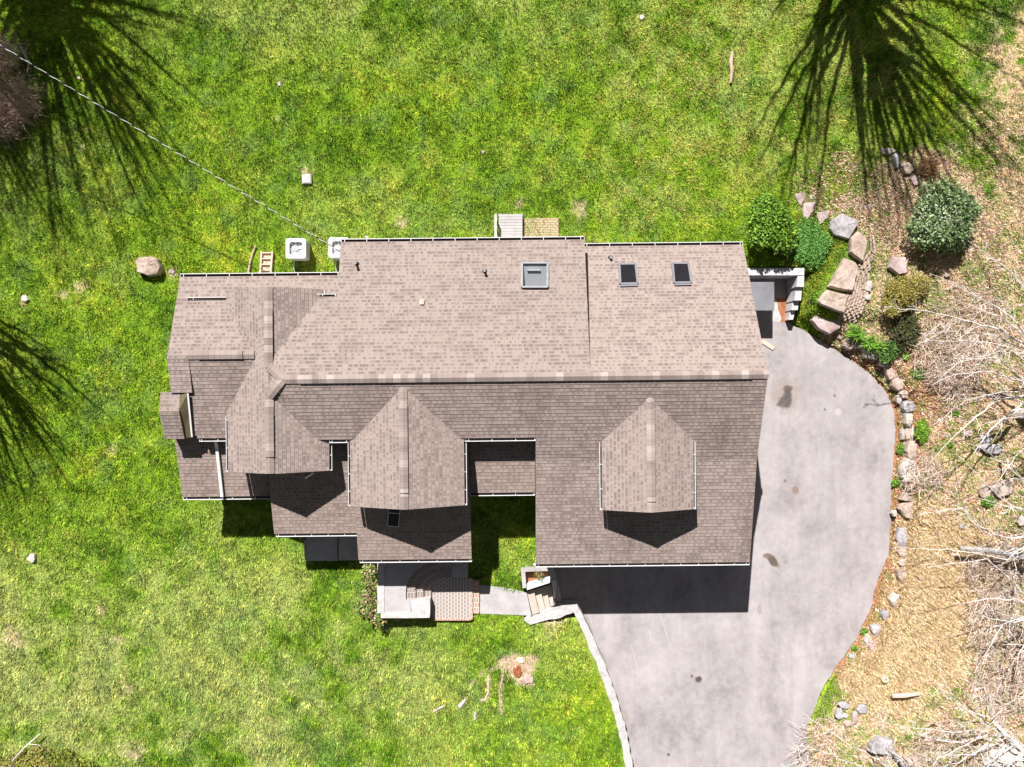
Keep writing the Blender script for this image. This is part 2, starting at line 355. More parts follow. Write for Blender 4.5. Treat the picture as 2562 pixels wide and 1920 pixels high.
def zones(X,Y):
    w=(fbm(X,Y,1.3,9,3)-.5)*1.1; w2=(fbm(X,Y,1.3,29,3)-.5)*1.1
    Xw=X+w; Yw=Y+w2
    z={}
    z['woods']=sm(.35,-.35,sdf(WOODS,Xw,Yw)); z['dry']=sm(1.2,-1.2,sdf(DRY,Xw,Yw))
    z['straw']=np.maximum(sm(.25,-.25,sdf(STRAW,Xw,Yw)),.8*sm(.25,-.25,sdf(STRAW2,Xw,Yw)))
    z['mulch']=sm(.2,-.2,sdf(MULCHZ,Xw*.5+X*.5,Yw*.5+Y*.5))
    z['straw']=z['straw']*(1-.95*z['mulch'])*sm(.30,.52,fbm(X,Y,1.1,501,3)*.55+.45*sm(1.2,-1.2,sdf(STRAW,X,Y)))
    z['bed']=sm(.2,-.2,sdf(BED,X+w*.3,Y+w2*.3)); z['yel']=sm(1.5,-1.,sdf(YEL,Xw,Yw)); z['gp']=sm(.2,-.2,sdf(GREENP,X+w*.3,Y+w2*.3))
    z['bb']=sm(.4,-.4,sdf(BROWNBED,Xw,Yw))
    b=.85*sm(.16,-.12,sdf(DIRT,X+w*.45,Y+w2*.45)+(vn(X,Y,6.,411)-.5)*.30)
    for rt in ROOTS:
        pts=WP(rt,.9)
        for i in range(len(pts)-1):
            ax,ay=pts[i]; bx,by=pts[i+1]; ex,ey=bx-ax,by-ay; t=np.clip(((X-ax)*ex+(Y-ay)*ey)/(ex*ex+ey*ey),0,1)
            b=np.maximum(b,.8*sm(.10,.03,np.hypot(X-ax-ex*t+w*.12,Y-ay-ey*t+w2*.12)))
    for x,y,r in BARE:
        q=P(x,y,1.0); rr=r/58.
        b=np.maximum(b,.55*sm(rr*1.3,rr*.2,np.hypot(X-q.x+w*.3,Y-q.y+w2*.3)+(vn(X,Y,9.,401)-.5)*rr*1.6))
    z['bare']=b
    return z
def gcolor(X,Y,z,tip=True):
    a=fbm(X,Y,.42,3,4); b=fbm(X,Y,1.5,33,3); c=fbm(X,Y,.16,53,3); k=fbm(X,Y,5.,73,2)
    mid=a*.36+b*.34+k*.30
    col=mixc(GREEN_D[None],GREEN_M[None],sm(.30,.50,mid))
    col=mixc(col,GREEN_Y[None],sm(.50,.74,mid)*.85)
    # paler and drier toward the lower left and the top edge
    px=X*58+CX; py=-Y*58+CY
    pale=np.clip(sm(1180,1700,py)*sm(1500,700,px)*.75+sm(250,20,py)*sm(300,700,px)*sm(1800,1200,px)*.55+ sm(.5,.7,c)*.25,0,1)
    pale=pale*sm(.30,.62,a*.6+b*.4)
    col=mixc(col,GREEN_P[None],pale)
    col=mixc(col,BLUEG[None],sm(.56,.72,fbm(X,Y,1.1,91,4))*.35)
    col=mixc(col,GREEN_P[None]*1.1,z['yel']*.35*sm(.4,.6,b))
    col=mixc(col,TAN[None],z['dry']*sm(.36,.56,b*.6+k*.4)*.85)
    col=mixc(col,PINK[None],z['woods']*sm(.32,.50,b*.5+k*.5)*.9)
    col=mixc(col,BROWN[None],z['bb']*sm(.45,.6,k)*.6)
    col=mixc(col,GREEN_Y[None]*.85,z['bed'])
    col=mixc(col,MUL[None],z['mulch']*.92)
    col=mixc(col,np.array((.32,.21,.11))[None],z['straw']*.9)
    col=mixc(col,np.array((.22,.34,.02))[None],z['gp'])
    col=mixc(col,np.array((.52,.38,.30))[None],z['bare'])
    return col
# ------------------------------------------------------------------ ground sheet
def np_mesh(name, verts, faces_flat, nper, mats, col=None, parent=None, colname='gcol'):
    me=bpy.data.meshes.new(name); nv=len(verts); nf=len(faces_flat)//nper
    me.vertices.add(nv); me.vertices.foreach_set('co',verts.astype(np.float32).ravel())
    me.loops.add(len(faces_flat)); me.loops.foreach_set('vertex_index',faces_flat.astype(np.int32))
    me.polygons.add(nf); me.polygons.foreach_set('loop_start',np.arange(0,nf*nper,nper,dtype=np.int32))
    me.polygons.foreach_set('loop_total',np.full(nf,nper,dtype=np.int32))
    if col is not None:
        ca=me.color_attributes.new(colname,'FLOAT_COLOR','POINT'); cc=np.ones((nv,4),np.float32); cc[:,:3]=col; ca.data.foreach_set('color',cc.ravel())
    for mm in (mats if isinstance(mats,list) else [mats]): me.materials.append(mm)
    me.update(); me.validate()
    o=bpy.data.objects.new(name,me); COL.objects.link(o)
    if parent: o.parent=parent
    return o
def axis(lo,hi,step,far):
    a=list(np.arange(lo,hi+1e-6,step)); e=step; x=hi
    right=[]
    while x<far: e*=1.5; x+=e; right.append(x)
    x=lo; e=step; left=[]
    while x>-far: e*=1.5; x-=e; left.append(x)
    return np.array(left[::-1]+a+right)
gx=axis(-24,25,.14,900); gy=axis(-19,19,.14,900)
GX,GY=np.meshgrid(gx,gy,indexing='ij'); sh=GX.shape; X=GX.ravel(); Y=GY.ravel()
Z=gz(X,Y); zn=zones(X,Y); gc=gcolor(X,Y,zn)
idx=np.arange(len(X)).reshape(sh)
q=np.stack([idx[:-1,:-1],idx[1:,:-1],idx[1:,1:],idx[:-1,1:]],-1).reshape(-1)
def groundmat():
    m=NM('ground_soil_and_turf'); a=m.n('ShaderNodeAttribute'); a.attribute_name='gcol'
    p=m.pos(); n=m.noise(p,7,5,.65); n2=m.noise(p,26,3,.6)
    f=m.math('ADD',m.math('MULTIPLY',n,.5),m.math('MULTIPLY',n2,.5))
    c=m.mix(m.rng(f,.38,.62,0,1),(.5,.46,.42),(1.5,1.45,1.35)); c2=m.mix(1.0,a.outputs['Color'],c,'MULTIPLY')
    m.col(c2); m.bump(f,1.,.06); m.b.inputs['Roughness'].default_value=1.; return m.mat
M['ground']=groundmat()
tag(np_mesh('ground',np.stack([X,Y,Z],-1),q,4,M['ground'],gc),kind='structure')
# ------------------------------------------------------------------ driveway
def drivemat():
    m=NM('aged_asphalt'); p=m.pos()
    n=m.noise(p,.5,4,.6); n2=m.noise(p,3.5,4,.65); n3=m.noise(p,60,2); stv=m.noise(m.scl(p,.9,.35),1.,5,.7)
    f=m.math('ADD',m.math('MULTIPLY',n,.4),m.math('ADD',m.math('MULTIPLY',n2,.25),m.math('MULTIPLY',stv,.35)))
    c=m.ramp(f,[(.36,(.205,.184,.180)),(.47,(.305,.276,.278)),(.60,(.395,.360,.362))])
    n4=m.noise(p,22,3,.7); c=m.mix(m.rng(n3,.3,.75,0,.22),c,(.19,.18,.18)); c=m.mix(m.rng(n4,.55,.75,0,.25),c,(.22,.20,.19)); c=m.mix(m.rng(n4,.30,.42,.22,0),c,(.52,.49,.49))
    sxy=m.n('ShaderNodeSeparateXYZ'); m.l(p,sxy.inputs[0])
    def blob(c,x,y,rx,ry,colr,st,ang=0):
        q=P(x,y,.02); ca,sa=math.cos(ang),math.sin(ang)
        dx=m.math('SUBTRACT',sxy.outputs[0],q.x); dy=m.math('SUBTRACT',sxy.outputs[1],q.y)
        ex=m.math('DIVIDE',m.math('ADD',m.math('MULTIPLY',dx,ca),m.math('MULTIPLY',dy,sa)),rx/56.)
        ey=m.math('DIVIDE',m.math('SUBTRACT',m.math('MULTIPLY',dy,ca),m.math('MULTIPLY',dx,sa)),ry/56.)
        r=m.math('SQRT',m.math('ADD',m.math('MULTIPLY',ex,ex),m.math('MULTIPLY',ey,ey)))
        r=m.math('ADD',r,m.math('MULTIPLY',m.math('SUBTRACT',n2,.5),1.2))
        return m.mix(m.rng(r,.72,1.15,st,0),c,colr)
    for b in [(1967,990,38,44,(.26,.21,.18),.6,0),(1972,973,14,10,(.10,.075,.06),.9,0),(1970,995,13,22,(.08,.065,.065),.92,-.3),(1952,1012,12,6,(.13,.09,.07),.8,.3),(1963,1008,16,16,(.09,.075,.07),.9,0),
              (1990,1227,10,10,(.19,.12,.09),.75,0),(1990,1260,6,30,(.28,.24,.22),.5,0),(1965,1204,5,5,(.12,.11,.11),.8,0),(1934,1404,24,10,(.09,.06,.045),.92,-.85),(1920,1392,13,6,(.15,.11,.08),.8,-.3),(1967,1407,5,5,(.22,.21,.2),.7,0),
              (1746,1696,9,9,(.07,.055,.045),.95,0),(1729,1689,4,4,(.12,.10,.1),.9,0),(1668,1878,4,4,(.09,.08,.08),.9,0),(1900,1524,6,14,(.25,.2,.2),.6,0),(2097,1031,9,9,(.50,.46,.43),.45,0),(1916,1645,10,7,(.26,.21,.2),.6,0),(2064,1025,3,3,(.13,.12,.12),.8,0),(2089,991,4,4,(.13,.12,.12),.8,0),
              (1700,1765,150,6,(.27,.25,.25),.7,.09),(1555,1790,14,38,(.25,.21,.19),.65,.3),(1500,1640,10,50,(.22,.18,.16),.55,.45),(1470,1560,7,40,(.22,.18,.16),.6,.35),(1585,1640,2,40,(.48,.45,.45),.25,.25),(1665,1580,2,60,(.48,.45,.45),.3,.3)]:
        c=blob(c,*b)
    trk=m.noise(m.scl(p,2.2,.12),1.,2,.5); c=m.mix(m.rng(trk,.56,.70,0,.28),c,(.24,.22,.22))
    # light wandering scrapes
    vo=m.n('ShaderNodeTexVoronoi',feature='DISTANCE_TO_EDGE'); m.l(m.scl(p,.5,.18),vo.inputs['Vector']); vo.inputs['Scale'].default_value=1.3
    c=m.mix(m.rng(vo.outputs['Distance'],0,.012,.10,0),c,(.50,.46,.46))
    m.col(c); m.bump(m.math('ADD',n3,m.math('MULTIPLY',n2,.5)),.25,.01); m.b.inputs['Roughness'].default_value=.9
    return m.mat
M['asphalt']=drivemat()
dx_=np.arange(1.0,20.,.12); dy_=np.concatenate([np.arange(-45,-17,1.),np.arange(-17,5.0,.12)])
AX,AY=np.meshgrid(dx_,dy_,indexing='ij')
import bmesh
def drive():
    bm=bmesh.new()
    rn=random.Random(77); out=[]
    for i,(x,y) in enumerate(DRVW):
        x2,y2=DRVW[(i+1)%len(DRVW)]; L=math.hypot(x2-x,y2-y); n=max(1,int(L/.16)) if (x>12 and -20<y<4.) else 1
        for k in range(n):
            j=.03 if n>1 else 0
            out.append((x+(x2-x)*k/n+rn.uniform(-j,j),y+(y2-y)*k/n+rn.uniform(-j,j)))
    vs=[bm.verts.new((x,y,0)) for x,y in out]; bm.faces.new(vs)
    bmesh.ops.triangulate(bm,faces=bm.faces[:])
    for yy in np.arange(-19.5,-8,.75):
        bmesh.ops.bisect_plane(bm,geom=bm.verts[:]+bm.edges[:]+bm.faces[:],plane_co=(0,yy,0),plane_no=(0,1,0))
    for v in bm.verts: v.co.z=float(dz(v.co.x,np.float64(v.co.y)))
    me=bpy.data.meshes.new('driveway'); bm.to_mesh(me); bm.free(); me.materials.append(M['asphalt'])
    o=bpy.data.objects.new('driveway',me); COL.objects.link(o); tag(o,kind='structure')
drive()
# =================================================================== HOUSE
house=empty('house',(0,0,0))
tag(house,'sprawling house with grey-brown shingled gable roofs, dormers, skylights and white gutters','house')
def clip(poly,axis_,val,keep_ge):
    out=[]; n=len(poly)
    for i in range(n):
        a=poly[i]; b=poly[(i+1)%n]; ia=(a[axis_]>=val)==keep_ge or a[axis_]==val; ib=(b[axis_]>=val)==keep_ge or b[axis_]==val
        if ia: out.append(a)
        if ia!=ib:
            t=(val-a[axis_])/(b[axis_]-a[axis_]); out.append((a[0]+(b[0]-a[0])*t,a[1]+(b[1]-a[1])*t))
    return out
def roof(pts, mat, eave=(0,1), name='roof', hole=None, thick=.13, label=None, seed=0):
    """pts planar polygon in world; pts[eave0]->pts[eave1] is the eave line. Built from overlapping shingle courses."""
    pts=[Vector(p) for p in pts]; o=pts[eave[0]]; su=(pts[eave[1]]-o).normalized()
    # plane normal by Newell
    nn=Vector((0,0,0))
    for i in range(len(pts)):
        a=pts[i]; b=pts[(i+1)%len(pts)]; nn+=Vector(((a.y-b.y)*(a.z+b.z),(a.z-b.z)*(a.x+b.x),(a.x-b.x)*(a.y+b.y)))
    nn.normalize()
    if nn.z<0: nn=-nn
    su=(su-nn*su.dot(nn)).normalized(); tv=nn.cross(su)
    if tv.z<0: tv=-tv
    st=[((p-o).dot(su),(p-o).dot(tv)) for p in pts]
    W=lambda s,t,h=0: o+su*s+tv*t+nn*h
    hs=None
    if hole:
        hh=[((Vector(p)-o).dot(su),(Vector(p)-o).dot(tv)) for p in hole]; hs=(min(a for a,b in hh),max(a for a,b in hh),min(b for a,b in hh),max(b for a,b in hh))
    mb=MB(); E=.143; tmin=min(b for a,b in st); tmax=max(b for a,b in st); us=seed*3.37
    k=0; t=tmin
    while t<tmax-1e-4:
        t1=min(t+E,tmax)
        band=clip(clip(st,1,t,True),1,t1,False)
        bands=[band]
        if hs and t1>hs[2] and t<hs[3]:
            bands=[clip(band,0,hs[0],False),clip(band,0,hs[1],True)]
            # keep slivers above and below the opening
            if t<hs[2]: bands.append(clip(clip(clip(band,0,hs[0],True),0,hs[1],False),1,hs[2],False))
            if t1>hs[3]: bands.append(clip(clip(clip(band,0,hs[0],True),0,hs[1],False),1,hs[3],True))
        for bd in bands:
            if len(bd)<3: continue
            H=lambda tt: .016*(1-(tt-t)/E)+.003
            P3=[W(a,b,H(b)) for a,b in bd]
            mb.face(P3,0,[(a+us,k*E+.143*min(max((b-t)/E,0.001),.999)) for a,b in bd])
            for i in range(len(bd)):      # butt edge
                a=bd[i]; b=bd[(i+1)%len(bd)]
                if abs(a[1]-t)<1e-5 and abs(b[1]-t)<1e-5 and abs(a[0]-b[0])>1e-4:
                    mb.face([W(a[0],t,0),W(b[0],t,0),W(b[0],t,H(t)),W(a[0],t,H(t))],0,[(a[0]+us,k*E+.01),(b[0]+us,k*E+.01),(b[0]+us,k*E+.02),(a[0]+us,k*E+.02)])
        t=t1; k+=1
    # deck edge and underside
    n=len(st)
    for i in range(n):
        a=st[i]; b=st[(i+1)%n]; mb.face([W(*a,-thick),W(*b,-thick),W(*b,.004),W(*a,.004)],1)
    if not hole: mb.face([W(a,b,-thick) for a,b in st][::-1],1)
    ob=mb.build(name,[mat,M['fascia']],house)
    if label: ob['label']=label
    return ob
def cap(A,B,parent,w=.31,slA=.4,slB=.4,h=.05,vent=(0.06,.94),zoff=.03,seed=0.0):
    """ridge cap: shingle pieces over a low vent strip; slA/slB = fall on each side"""
    A=Vector(A); B=Vector(B); d=B-A; L=d.length; dn=d.normalized(); side=dn.cross(Vector((0,0,1))).normalized()
    mb=MB(); n=max(2,int(L/.2)); q=w/2
    for i in range(n):
        a=A+dn*(L*i/n); b=A+dn*(L*(i+1)/n); t=(i+.5)/n
        hh=h if vent[0]<t<vent[1] else .012
        za=zoff+hh; zb=zoff+hh+.006
        for s_,sl in ((1,slA),(-1,slB)):
            P1=[a+Vector((0,0,za)),b+Vector((0,0,zb)),b+side*s_*q+Vector((0,0,zb-sl*q)),a+side*s_*q+Vector((0,0,za-sl*q))]
            uv=[(L*i/n+seed,0),(L*(i+1)/n+seed-.001,0),(L*(i+1)/n+seed-.001,q),(L*i/n+seed,q)]
            mb.face(P1 if s_<0 else P1[::-1],0,uv if s_<0 else uv[::-1])
            # outer lip
            e1=P1[2]; e0=P1[3]
            mb.face([e0,e1,e1-Vector((0,0,.02)),e0-Vector((0,0,.02))],0,[uv[3],uv[2],uv[2],uv[3]])
        if i in (0,n-1) or (hh!=h)!=(not(vent[0]<(i+1.5)/n<vent[1])):
            mb.face([b+side*q+Vector((0,0,zb-slA*q)),b+Vector((0,0,zb)),b-side*q+Vector((0,0,zb-slB*q)),b+Vector((0,0,-.05))],1)
        if i==0: mb.face([a+side*q+Vector((0,0,za-slA*q)),a+Vector((0,0,za)),a-side*q+Vector((0,0,za-slB*q)),a+Vector((0,0,-.05))],1)
    if vent[0]>1:
        ob=mb.build('ridge_cap',[M['cap'],M['dark']],None); ob.parent=parent; return ob
    # dark vent body under the caps
    a=A+d*vent[0]; b=A+d*vent[1]; zz=zoff-.01
    for s_,sl in ((1,slA),(-1,slB)):
        r=q-.025
        mb.face([a+side*s_*r+Vector((0,0,h+zz-sl*r)),b+side*s_*r+Vector((0,0,h+zz-sl*r)),b+side*s_*r+Vector((0,0,-.04-sl*r)),a+side*s_*r+Vector((0,0,-.04-sl*r))],1)
    ob=mb.build('ridge_cap',[M['cap'],M['dark']],None); ob.parent=parent; return ob
def gutter(A,B,out,name='gutter',strap=.82,w=.14,step=None):
    """U-shaped trough from A to B hung at the eave, opening upward; out = horizontal outward direction"""
    A=Vector(A); B=Vector(B); o=Vector(out).normalized(); mb=MB(); t=.012; h=.10
    z=Vector((0,0,1))
    mb.bar(A+o*.004-z*h*.5,B+o*.004-z*h*.5,t,h,1)
    mb.bar(A+o*(w-t)+z*(-h/2+.008),B+o*(w-t)+z*(-h/2+.008),.018 if w<.12 else .024,h+.016)
    mb.bar(A+o*(w/2-.01)-z*h,B+o*(w/2-.01)-z*h,w-.012,t*1.5,1)
    d=B-A; L=d.length; n=max(1,int(L/strap))
    for i in range(n+1):
        p=A+d*((i+.15 if i<n else i-.02)/n if i<n else .985)
        mb.bar(p+z*.004,p+o*w+z*.004,.022,.012)
    for e in (A,B): mb.bar(e-z*(h/2),e+o*w-z*(h/2),.014,h)
    return mb.build(name,[M['white'],M['silt_shade']],house)
n_out=HW(0,-1,0)-HW(0,0,0); s_out=-n_out; e_out=HW(1,0,0)-HW(0,0,0); w_out=-e_out
ZR=5.75; SF=.405; SB=.315
zf=lambda v: ZR-SF*v
zb_=lambda v: ZR+SB*v
# ---- main back slope
uE=2.87; uW=-6.58; vB=-5.32
sky_px=[(1306,661),(1370,661),(1370,721),(1306,721)]
def on(px,py,zfun,z0=4.8):
    z=z0
    for _ in range(12):
        u,v=pu(px,py,z); z=zfun(u,v)
    return HW(u,v,z)
zB1=lambda u,v: ZR+SB*v
skyq=[on(x,y,zB1) for x,y in sky_px]
rb=roof([HW(uW,vB,zb_(vB)),HW(uE,vB,zb_(vB)),HW(uE,0,ZR),HW(-8.38,0,ZR),HW(-8.93,-.72,zb_(-.72)),HW(-8.3,-3.12,zb_(-3.12)),HW(uW,-3.12,zb_(-3.12))],M['sh'],hole=skyq,seed=1)
# ---- right back slope, steeper and lower
vB2=-5.22; SB2=(ZR-3.2)/5.22; zB2=lambda u,v: ZR+SB2*v
rb2=roof([HW(uE+.003,vB2,3.2),HW(9.30,vB2,3.2),HW(9.34,0,ZR),HW(uE+.003,0,ZR)],M['sh'],seed=2)
# ---- front slopes
uF=.87; vF=2.27; vK=3.2
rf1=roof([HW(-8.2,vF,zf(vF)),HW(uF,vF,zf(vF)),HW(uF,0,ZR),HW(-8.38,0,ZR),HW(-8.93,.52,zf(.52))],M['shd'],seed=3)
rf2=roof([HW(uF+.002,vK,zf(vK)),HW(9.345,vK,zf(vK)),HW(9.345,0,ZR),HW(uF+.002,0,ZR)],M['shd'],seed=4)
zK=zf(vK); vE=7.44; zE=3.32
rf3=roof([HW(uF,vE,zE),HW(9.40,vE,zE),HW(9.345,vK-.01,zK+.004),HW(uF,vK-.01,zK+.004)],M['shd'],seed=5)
cap(HW(-8.38,0,ZR),HW(9.36,0,ZR),rb,slA=.42,slB=.32,vent=(.035,.965))
# ---- hip triangle and the cross roof running north-south
uN=-8.93; zN=5.55; SW=.46; SE=.46; vNf=3.47; vNb=-3.42
hip=roof([HW(-8.93,.52,zf(.52)),HW(-8.93,-.72,zb_(-.72)),HW(-8.38,0,ZR)],M['sh'],eave=(0,1),seed=6)
uw=-10.80; ue=-6.98
rw=roof([HW(uw,vNb,zN-SW*(uN-uw)),HW(uw,vNf,zN-SW*(uN-uw)),HW(uN,vNf,zN),HW(uN,vNb,zN)],M['sh'],eave=(0,1),seed=7)
re=roof([HW(ue,vNf,zN-SE*(ue-uN)),HW(ue,vNb,zN-SE*(ue-uN)),HW(uN,vNb,zN),HW(uN,vNf,zN)],M['sh'],eave=(0,1),seed=8)
cap(HW(uN,vNb+.02,zN),HW(uN,-.45,zN+.03),rw,slA=.45,slB=.45,vent=(.28,.98),seed=3)
cap(HW(uN,.60,zN+.02),HW(uN,vNf-.02,zN),re,slA=.45,slB=.45,vent=(.22,.82),seed=5)
cap(HW(uN,-.5,zN+.06),HW(-8.36,0.,ZR-.01),hip,slA=.3,slB=.3,vent=(2,3),h=.01,zoff=.05,seed=9)
cap(HW(uN,.62,zN+.02),HW(-8.36,0.,ZR-.01),hip,slA=.3,slB=.3,vent=(2,3),h=.01,zoff=.05,seed=11)
# ---- left wing
zL=5.32; vL=-.94; vLb=-3.14; vLf=2.2; SLb=.33; SLf=.30
lw=roof([HW(-12.75,vLb,zL+SLb*(vLb-vL)-.02),HW(-9.0,vLb,zL+SLb*(vLb-vL)-.02),HW(-9.0,vL,zL-.02),HW(-12.78,vL,zL-.02)],M['sh'],seed=9)
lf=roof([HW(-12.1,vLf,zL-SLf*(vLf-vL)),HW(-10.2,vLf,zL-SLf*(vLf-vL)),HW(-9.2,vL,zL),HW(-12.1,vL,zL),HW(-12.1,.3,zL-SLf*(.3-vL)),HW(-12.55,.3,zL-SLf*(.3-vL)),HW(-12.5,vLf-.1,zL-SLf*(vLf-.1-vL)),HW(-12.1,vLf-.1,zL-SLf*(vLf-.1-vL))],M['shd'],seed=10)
ls=roof([HW(-12.80,.44,zL-.33),HW(-12.0,.44,zL-.31),HW(-12.0,vL,zL-.0),HW(-12.80,vL,zL-.02)],M['sh'],seed=11)
cap(HW(-12.05,vL,zL),HW(-9.55,vL,zL),lw,slA=.3,slB=.3,vent=(.17,.8),seed=7)
# shed roof strip along the back of the left wing
lsh=roof([HW(-12.82,-4.02,4.16),HW(uW-.005,-4.02,4.16),HW(uW-.005,-3.0,4.47),HW(-12.79,-3.0,4.47)],M['sh'],seed=12)
# ---- gable over the porch
u2=-4.0; z2=5.63; h2=2.15; S2=.40; v2=4.82
g2w=roof([HW(u2-h2,.2,z2-S2*h2),HW(u2-h2,v2,z2-S2*h2),HW(u2,v2,z2),HW(u2,.2,z2)],M['sh'],eave=(0,1),seed=13)
g2e=roof([HW(u2+h2,v2,z2-S2*h2),HW(u2+h2,.2,z2-S2*h2),HW(u2,.2,z2),HW(u2,v2,z2)],M['sh'],eave=(0,1),seed=14)
cap(HW(u2,.32,z2),HW(u2,v2-.01,z2),g2w,slA=.4,slB=.4,vent=(.12,.88),seed=13)
# ---- garage dormer
u3=5.10; z3=5.42; h3=1.72; S3=.38; v3=5.06
g3w=roof([HW(u3-h3,.72,z3-S3*h3),HW(u3-h3,v3,z3-S3*h3),HW(u3,v3,z3),HW(u3,.72,z3)],M['sh'],eave=(0,1),seed=15)
g3e=roof([HW(u3+h3,v3,z3-S3*h3),HW(u3+h3,.72,z3-S3*h3),HW(u3,.72,z3),HW(u3,v3,z3)],M['sh'],eave=(0,1),seed=16)
cap(HW(u3,.8,z3),HW(u3,v3-.01,z3),g3w,slA=.38,slB=.38,vent=(.1,.9),seed=19)
# ---- low front roofs
def low(u0,u1,ve,ze,sl,vt,sd,u0t=None,mat='shl'):
    return roof([HW(u0,ve,ze),HW(u1,ve,ze),HW(u1,vt,ze+sl*(ve-vt)),HW(u0 if u0t is None else u0t,vt,ze+sl*(ve-vt))],M[mat],seed=sd)
a1=pu(457,1243,3.25); a2=pu(683,1241,3.25)
L1v=(a1[1]+a2[1])/2
low(a1[0],a2[0],L1v,3.25,.26,1.5,20)
b1=pu(690,1336,3.15); b2=pu(897,1333,3.15); L2v=(b1[1]+b2[1])/2
low(a2[0]+.002,b2[0],L2v,3.15,.255,1.5,21)
c1=pu(900,1401,3.2); c2=pu(1180,1398,3.2); L3v=(c1[1]+c2[1])/2
low(b2[0]+.002,c2[0],L3v,3.2,.27,1.5,22)
d1=pu(1181,1234,3.5); d2=pu(1338,1231,3.5); L4v=(d1[1]+d2[1])/2
low(c2[0]+.002,uF-.002,L4v,3.5,.25,1.5,23)
# ---- gutters
gz_=.05
gutter(HW(uW,vB,zb_(vB)-gz_),HW(uE,vB,zb_(vB)-gz_),n_out)
gutter(HW(uE+.05,vB2,3.2-gz_),HW(9.30,vB2,3.2-gz_),n_out)
gutter(HW(-12.82,-4.02,4.16-gz_),HW(uW-.03,-4.02,4.16-gz_),n_out)
zlb=zL+SLb*(vLb-vL)
gutter(HW(-12.32,vLb+.06,zlb+.05),HW(-10.72,vLb+.06,zlb+.05),n_out,strap=.9,w=.09)
gutter(HW(-10.72,vLb+.02,zlb+.0),HW(-10.72,vLb-.22,zlb-.02),w_out,strap=.3,w=.09)
gutter(HW(-7.80,vLb,zb_(vLb)+.06),HW(uW-.05,vLb,zb_(vLb)+.02),n_out,strap=.5,w=.09)
gutter(HW(-7.15,vLb-.02,zb_(vLb)-.02),HW(-7.15,vLb-.24,zb_(vLb)-.04),e_out,strap=.3,w=.09)
gutter(HW(uF,vE,zE-gz_),HW(9.40,vE,zE-gz_),s_out,strap=.7)
gutter(HW(u2+h2+.05,vF,zf(vF)-gz_),HW(uF,vF,zf(vF)-gz_),s_out,strap=.8)
gutter(HW(ue+.05,vF,zf(vF)-gz_),HW(u2-h2-.12,vF,zf(vF)-gz_),s_out,strap=.5)
gutter(HW(-12.05,vLf,zL-SLf*(vLf-vL)-gz_),HW(uw,vLf,zL-SLf*(vLf-vL)-gz_),s_out,strap=.6)
zg=zN-SW*(uN-uw)-gz_
gutter(HW(uw,1.35,zg),HW(uw,vNf,zg),w_out,strap=1.,w=.10)
gutter(HW(ue,2.1,zN-SE*(ue-uN)-gz_),HW(ue,vNf,zN-SE*(ue-uN)-gz_),e_out,strap=.55,w=.10)
zg=z2-S2*h2-gz_
gutter(HW(u2-h2,2.15,zg),HW(u2-h2,v2,zg),w_out,strap=.6,w=.10)
gutter(HW(u2+h2,2.1,zg),HW(u2+h2,v2,zg),e_out,strap=.62,w=.10)
zg=z3-S3*h3-gz_+.02
gutter(HW(u3-h3,2.25,zg),HW(u3-h3,v3,zg),w_out,strap=.75,w=.10)
gutter(HW(u3+h3,2.15,zg),HW(u3+h3,v3,zg),e_out,strap=.7,w=.10)
gutter(HW(a1[0],L1v,3.2),HW(a2[0]+.05,L1v,3.2),s_out,strap=.75)
gutter(HW(b1[0],L2v,3.1),HW(b2[0],L2v,3.1),s_out,strap=.6)
gutter(HW(c1[0],L3v,3.15),HW(c2[0],L3v,3.15),s_out,strap=.7)
gutter(HW(d1[0]-.2,L4v,3.45),HW(uF-.02,L4v,3.45),s_out,strap=.75)
# ---- downspouts lying across the low roofs
mb=MB(); A=P(537,1096,4.1); B=P(541,1130,3.86)
zl=lambda y: 3.25+.26*((-y)*-1)
def onL(px,py,ve,ze,sl,add): 
    p=on(px,py,lambda u,v: ze+sl*(ve-v)+add,3.6); return p
mb.bar(onL(538,1094,L1v,3.25,.26,.35),onL(543,1122,L1v,3.25,.26,.09),.11,.08)
mb.bar(onL(543,1122,L1v,3.25,.26,.09),onL(556,1243,L1v,3.25,.26,.09),.115,.085)
mb.build('downspout',M['white'],house)
mb=MB(); mb.bar(onL(784,1184,L2v,3.15,.255,.45),onL(765,1197,L2v,3.15,.255,.1),.07,.06); mb.build('downspout',M['white'],house)
# ---- walls
def prism_u(prof,u0,u1):
    mb=MB(); n=len(prof)
    mb.face([HW(u0,v,z) for v,z in prof]); mb.face([HW(u1,v,z) for v,z in prof][::-1])
    for i in (0,n-2):   # only the upright sides; the roof closes the top
        (va,za),(vb,zb)=prof[i],prof[i+1]; mb.face([HW(u0,va,za),HW(u1,va,za),HW(u1,vb,zb),HW(u0,vb,zb)])
    return mb.build('wall',M['siding'],house)
def prism_v(prof,v0,v1):
    mb=MB(); n=len(prof)
    mb.face([HW(u,v1,z) for u,z in prof]); mb.face([HW(u,v0,z) for u,z in prof][::-1])
    for i in (0,n-2):
        (ua,za),(ub,zb)=prof[i],prof[i+1]; mb.face([HW(ua,v0,za),HW(ua,v1,za),HW(ub,v1,zb),HW(ub,v0,zb)])
    return mb.build('wall',M['siding'],house)
th=.15
prism_u([(-5.0,-.1),(-5.0,zb_(-5.0)-th),(0,ZR-th),(1.95,zf(1.95)-th),(1.95,-.1)],-6.4,uE-.03)
prism_u([(-4.9,-.1),(-4.9,zB2(0,-4.9)-th),(0,ZR-th),(vK,zK-th),(7.05,zE+.243*(vE-7.05)-th-.03),(7.05,-.1)],1.05,9.1)
prism_u([(-3.75,-.1),(-3.75,4.08),(vL,zL-th),(1.95,4.3),(1.95,-.1)],-12.0,-6.42)
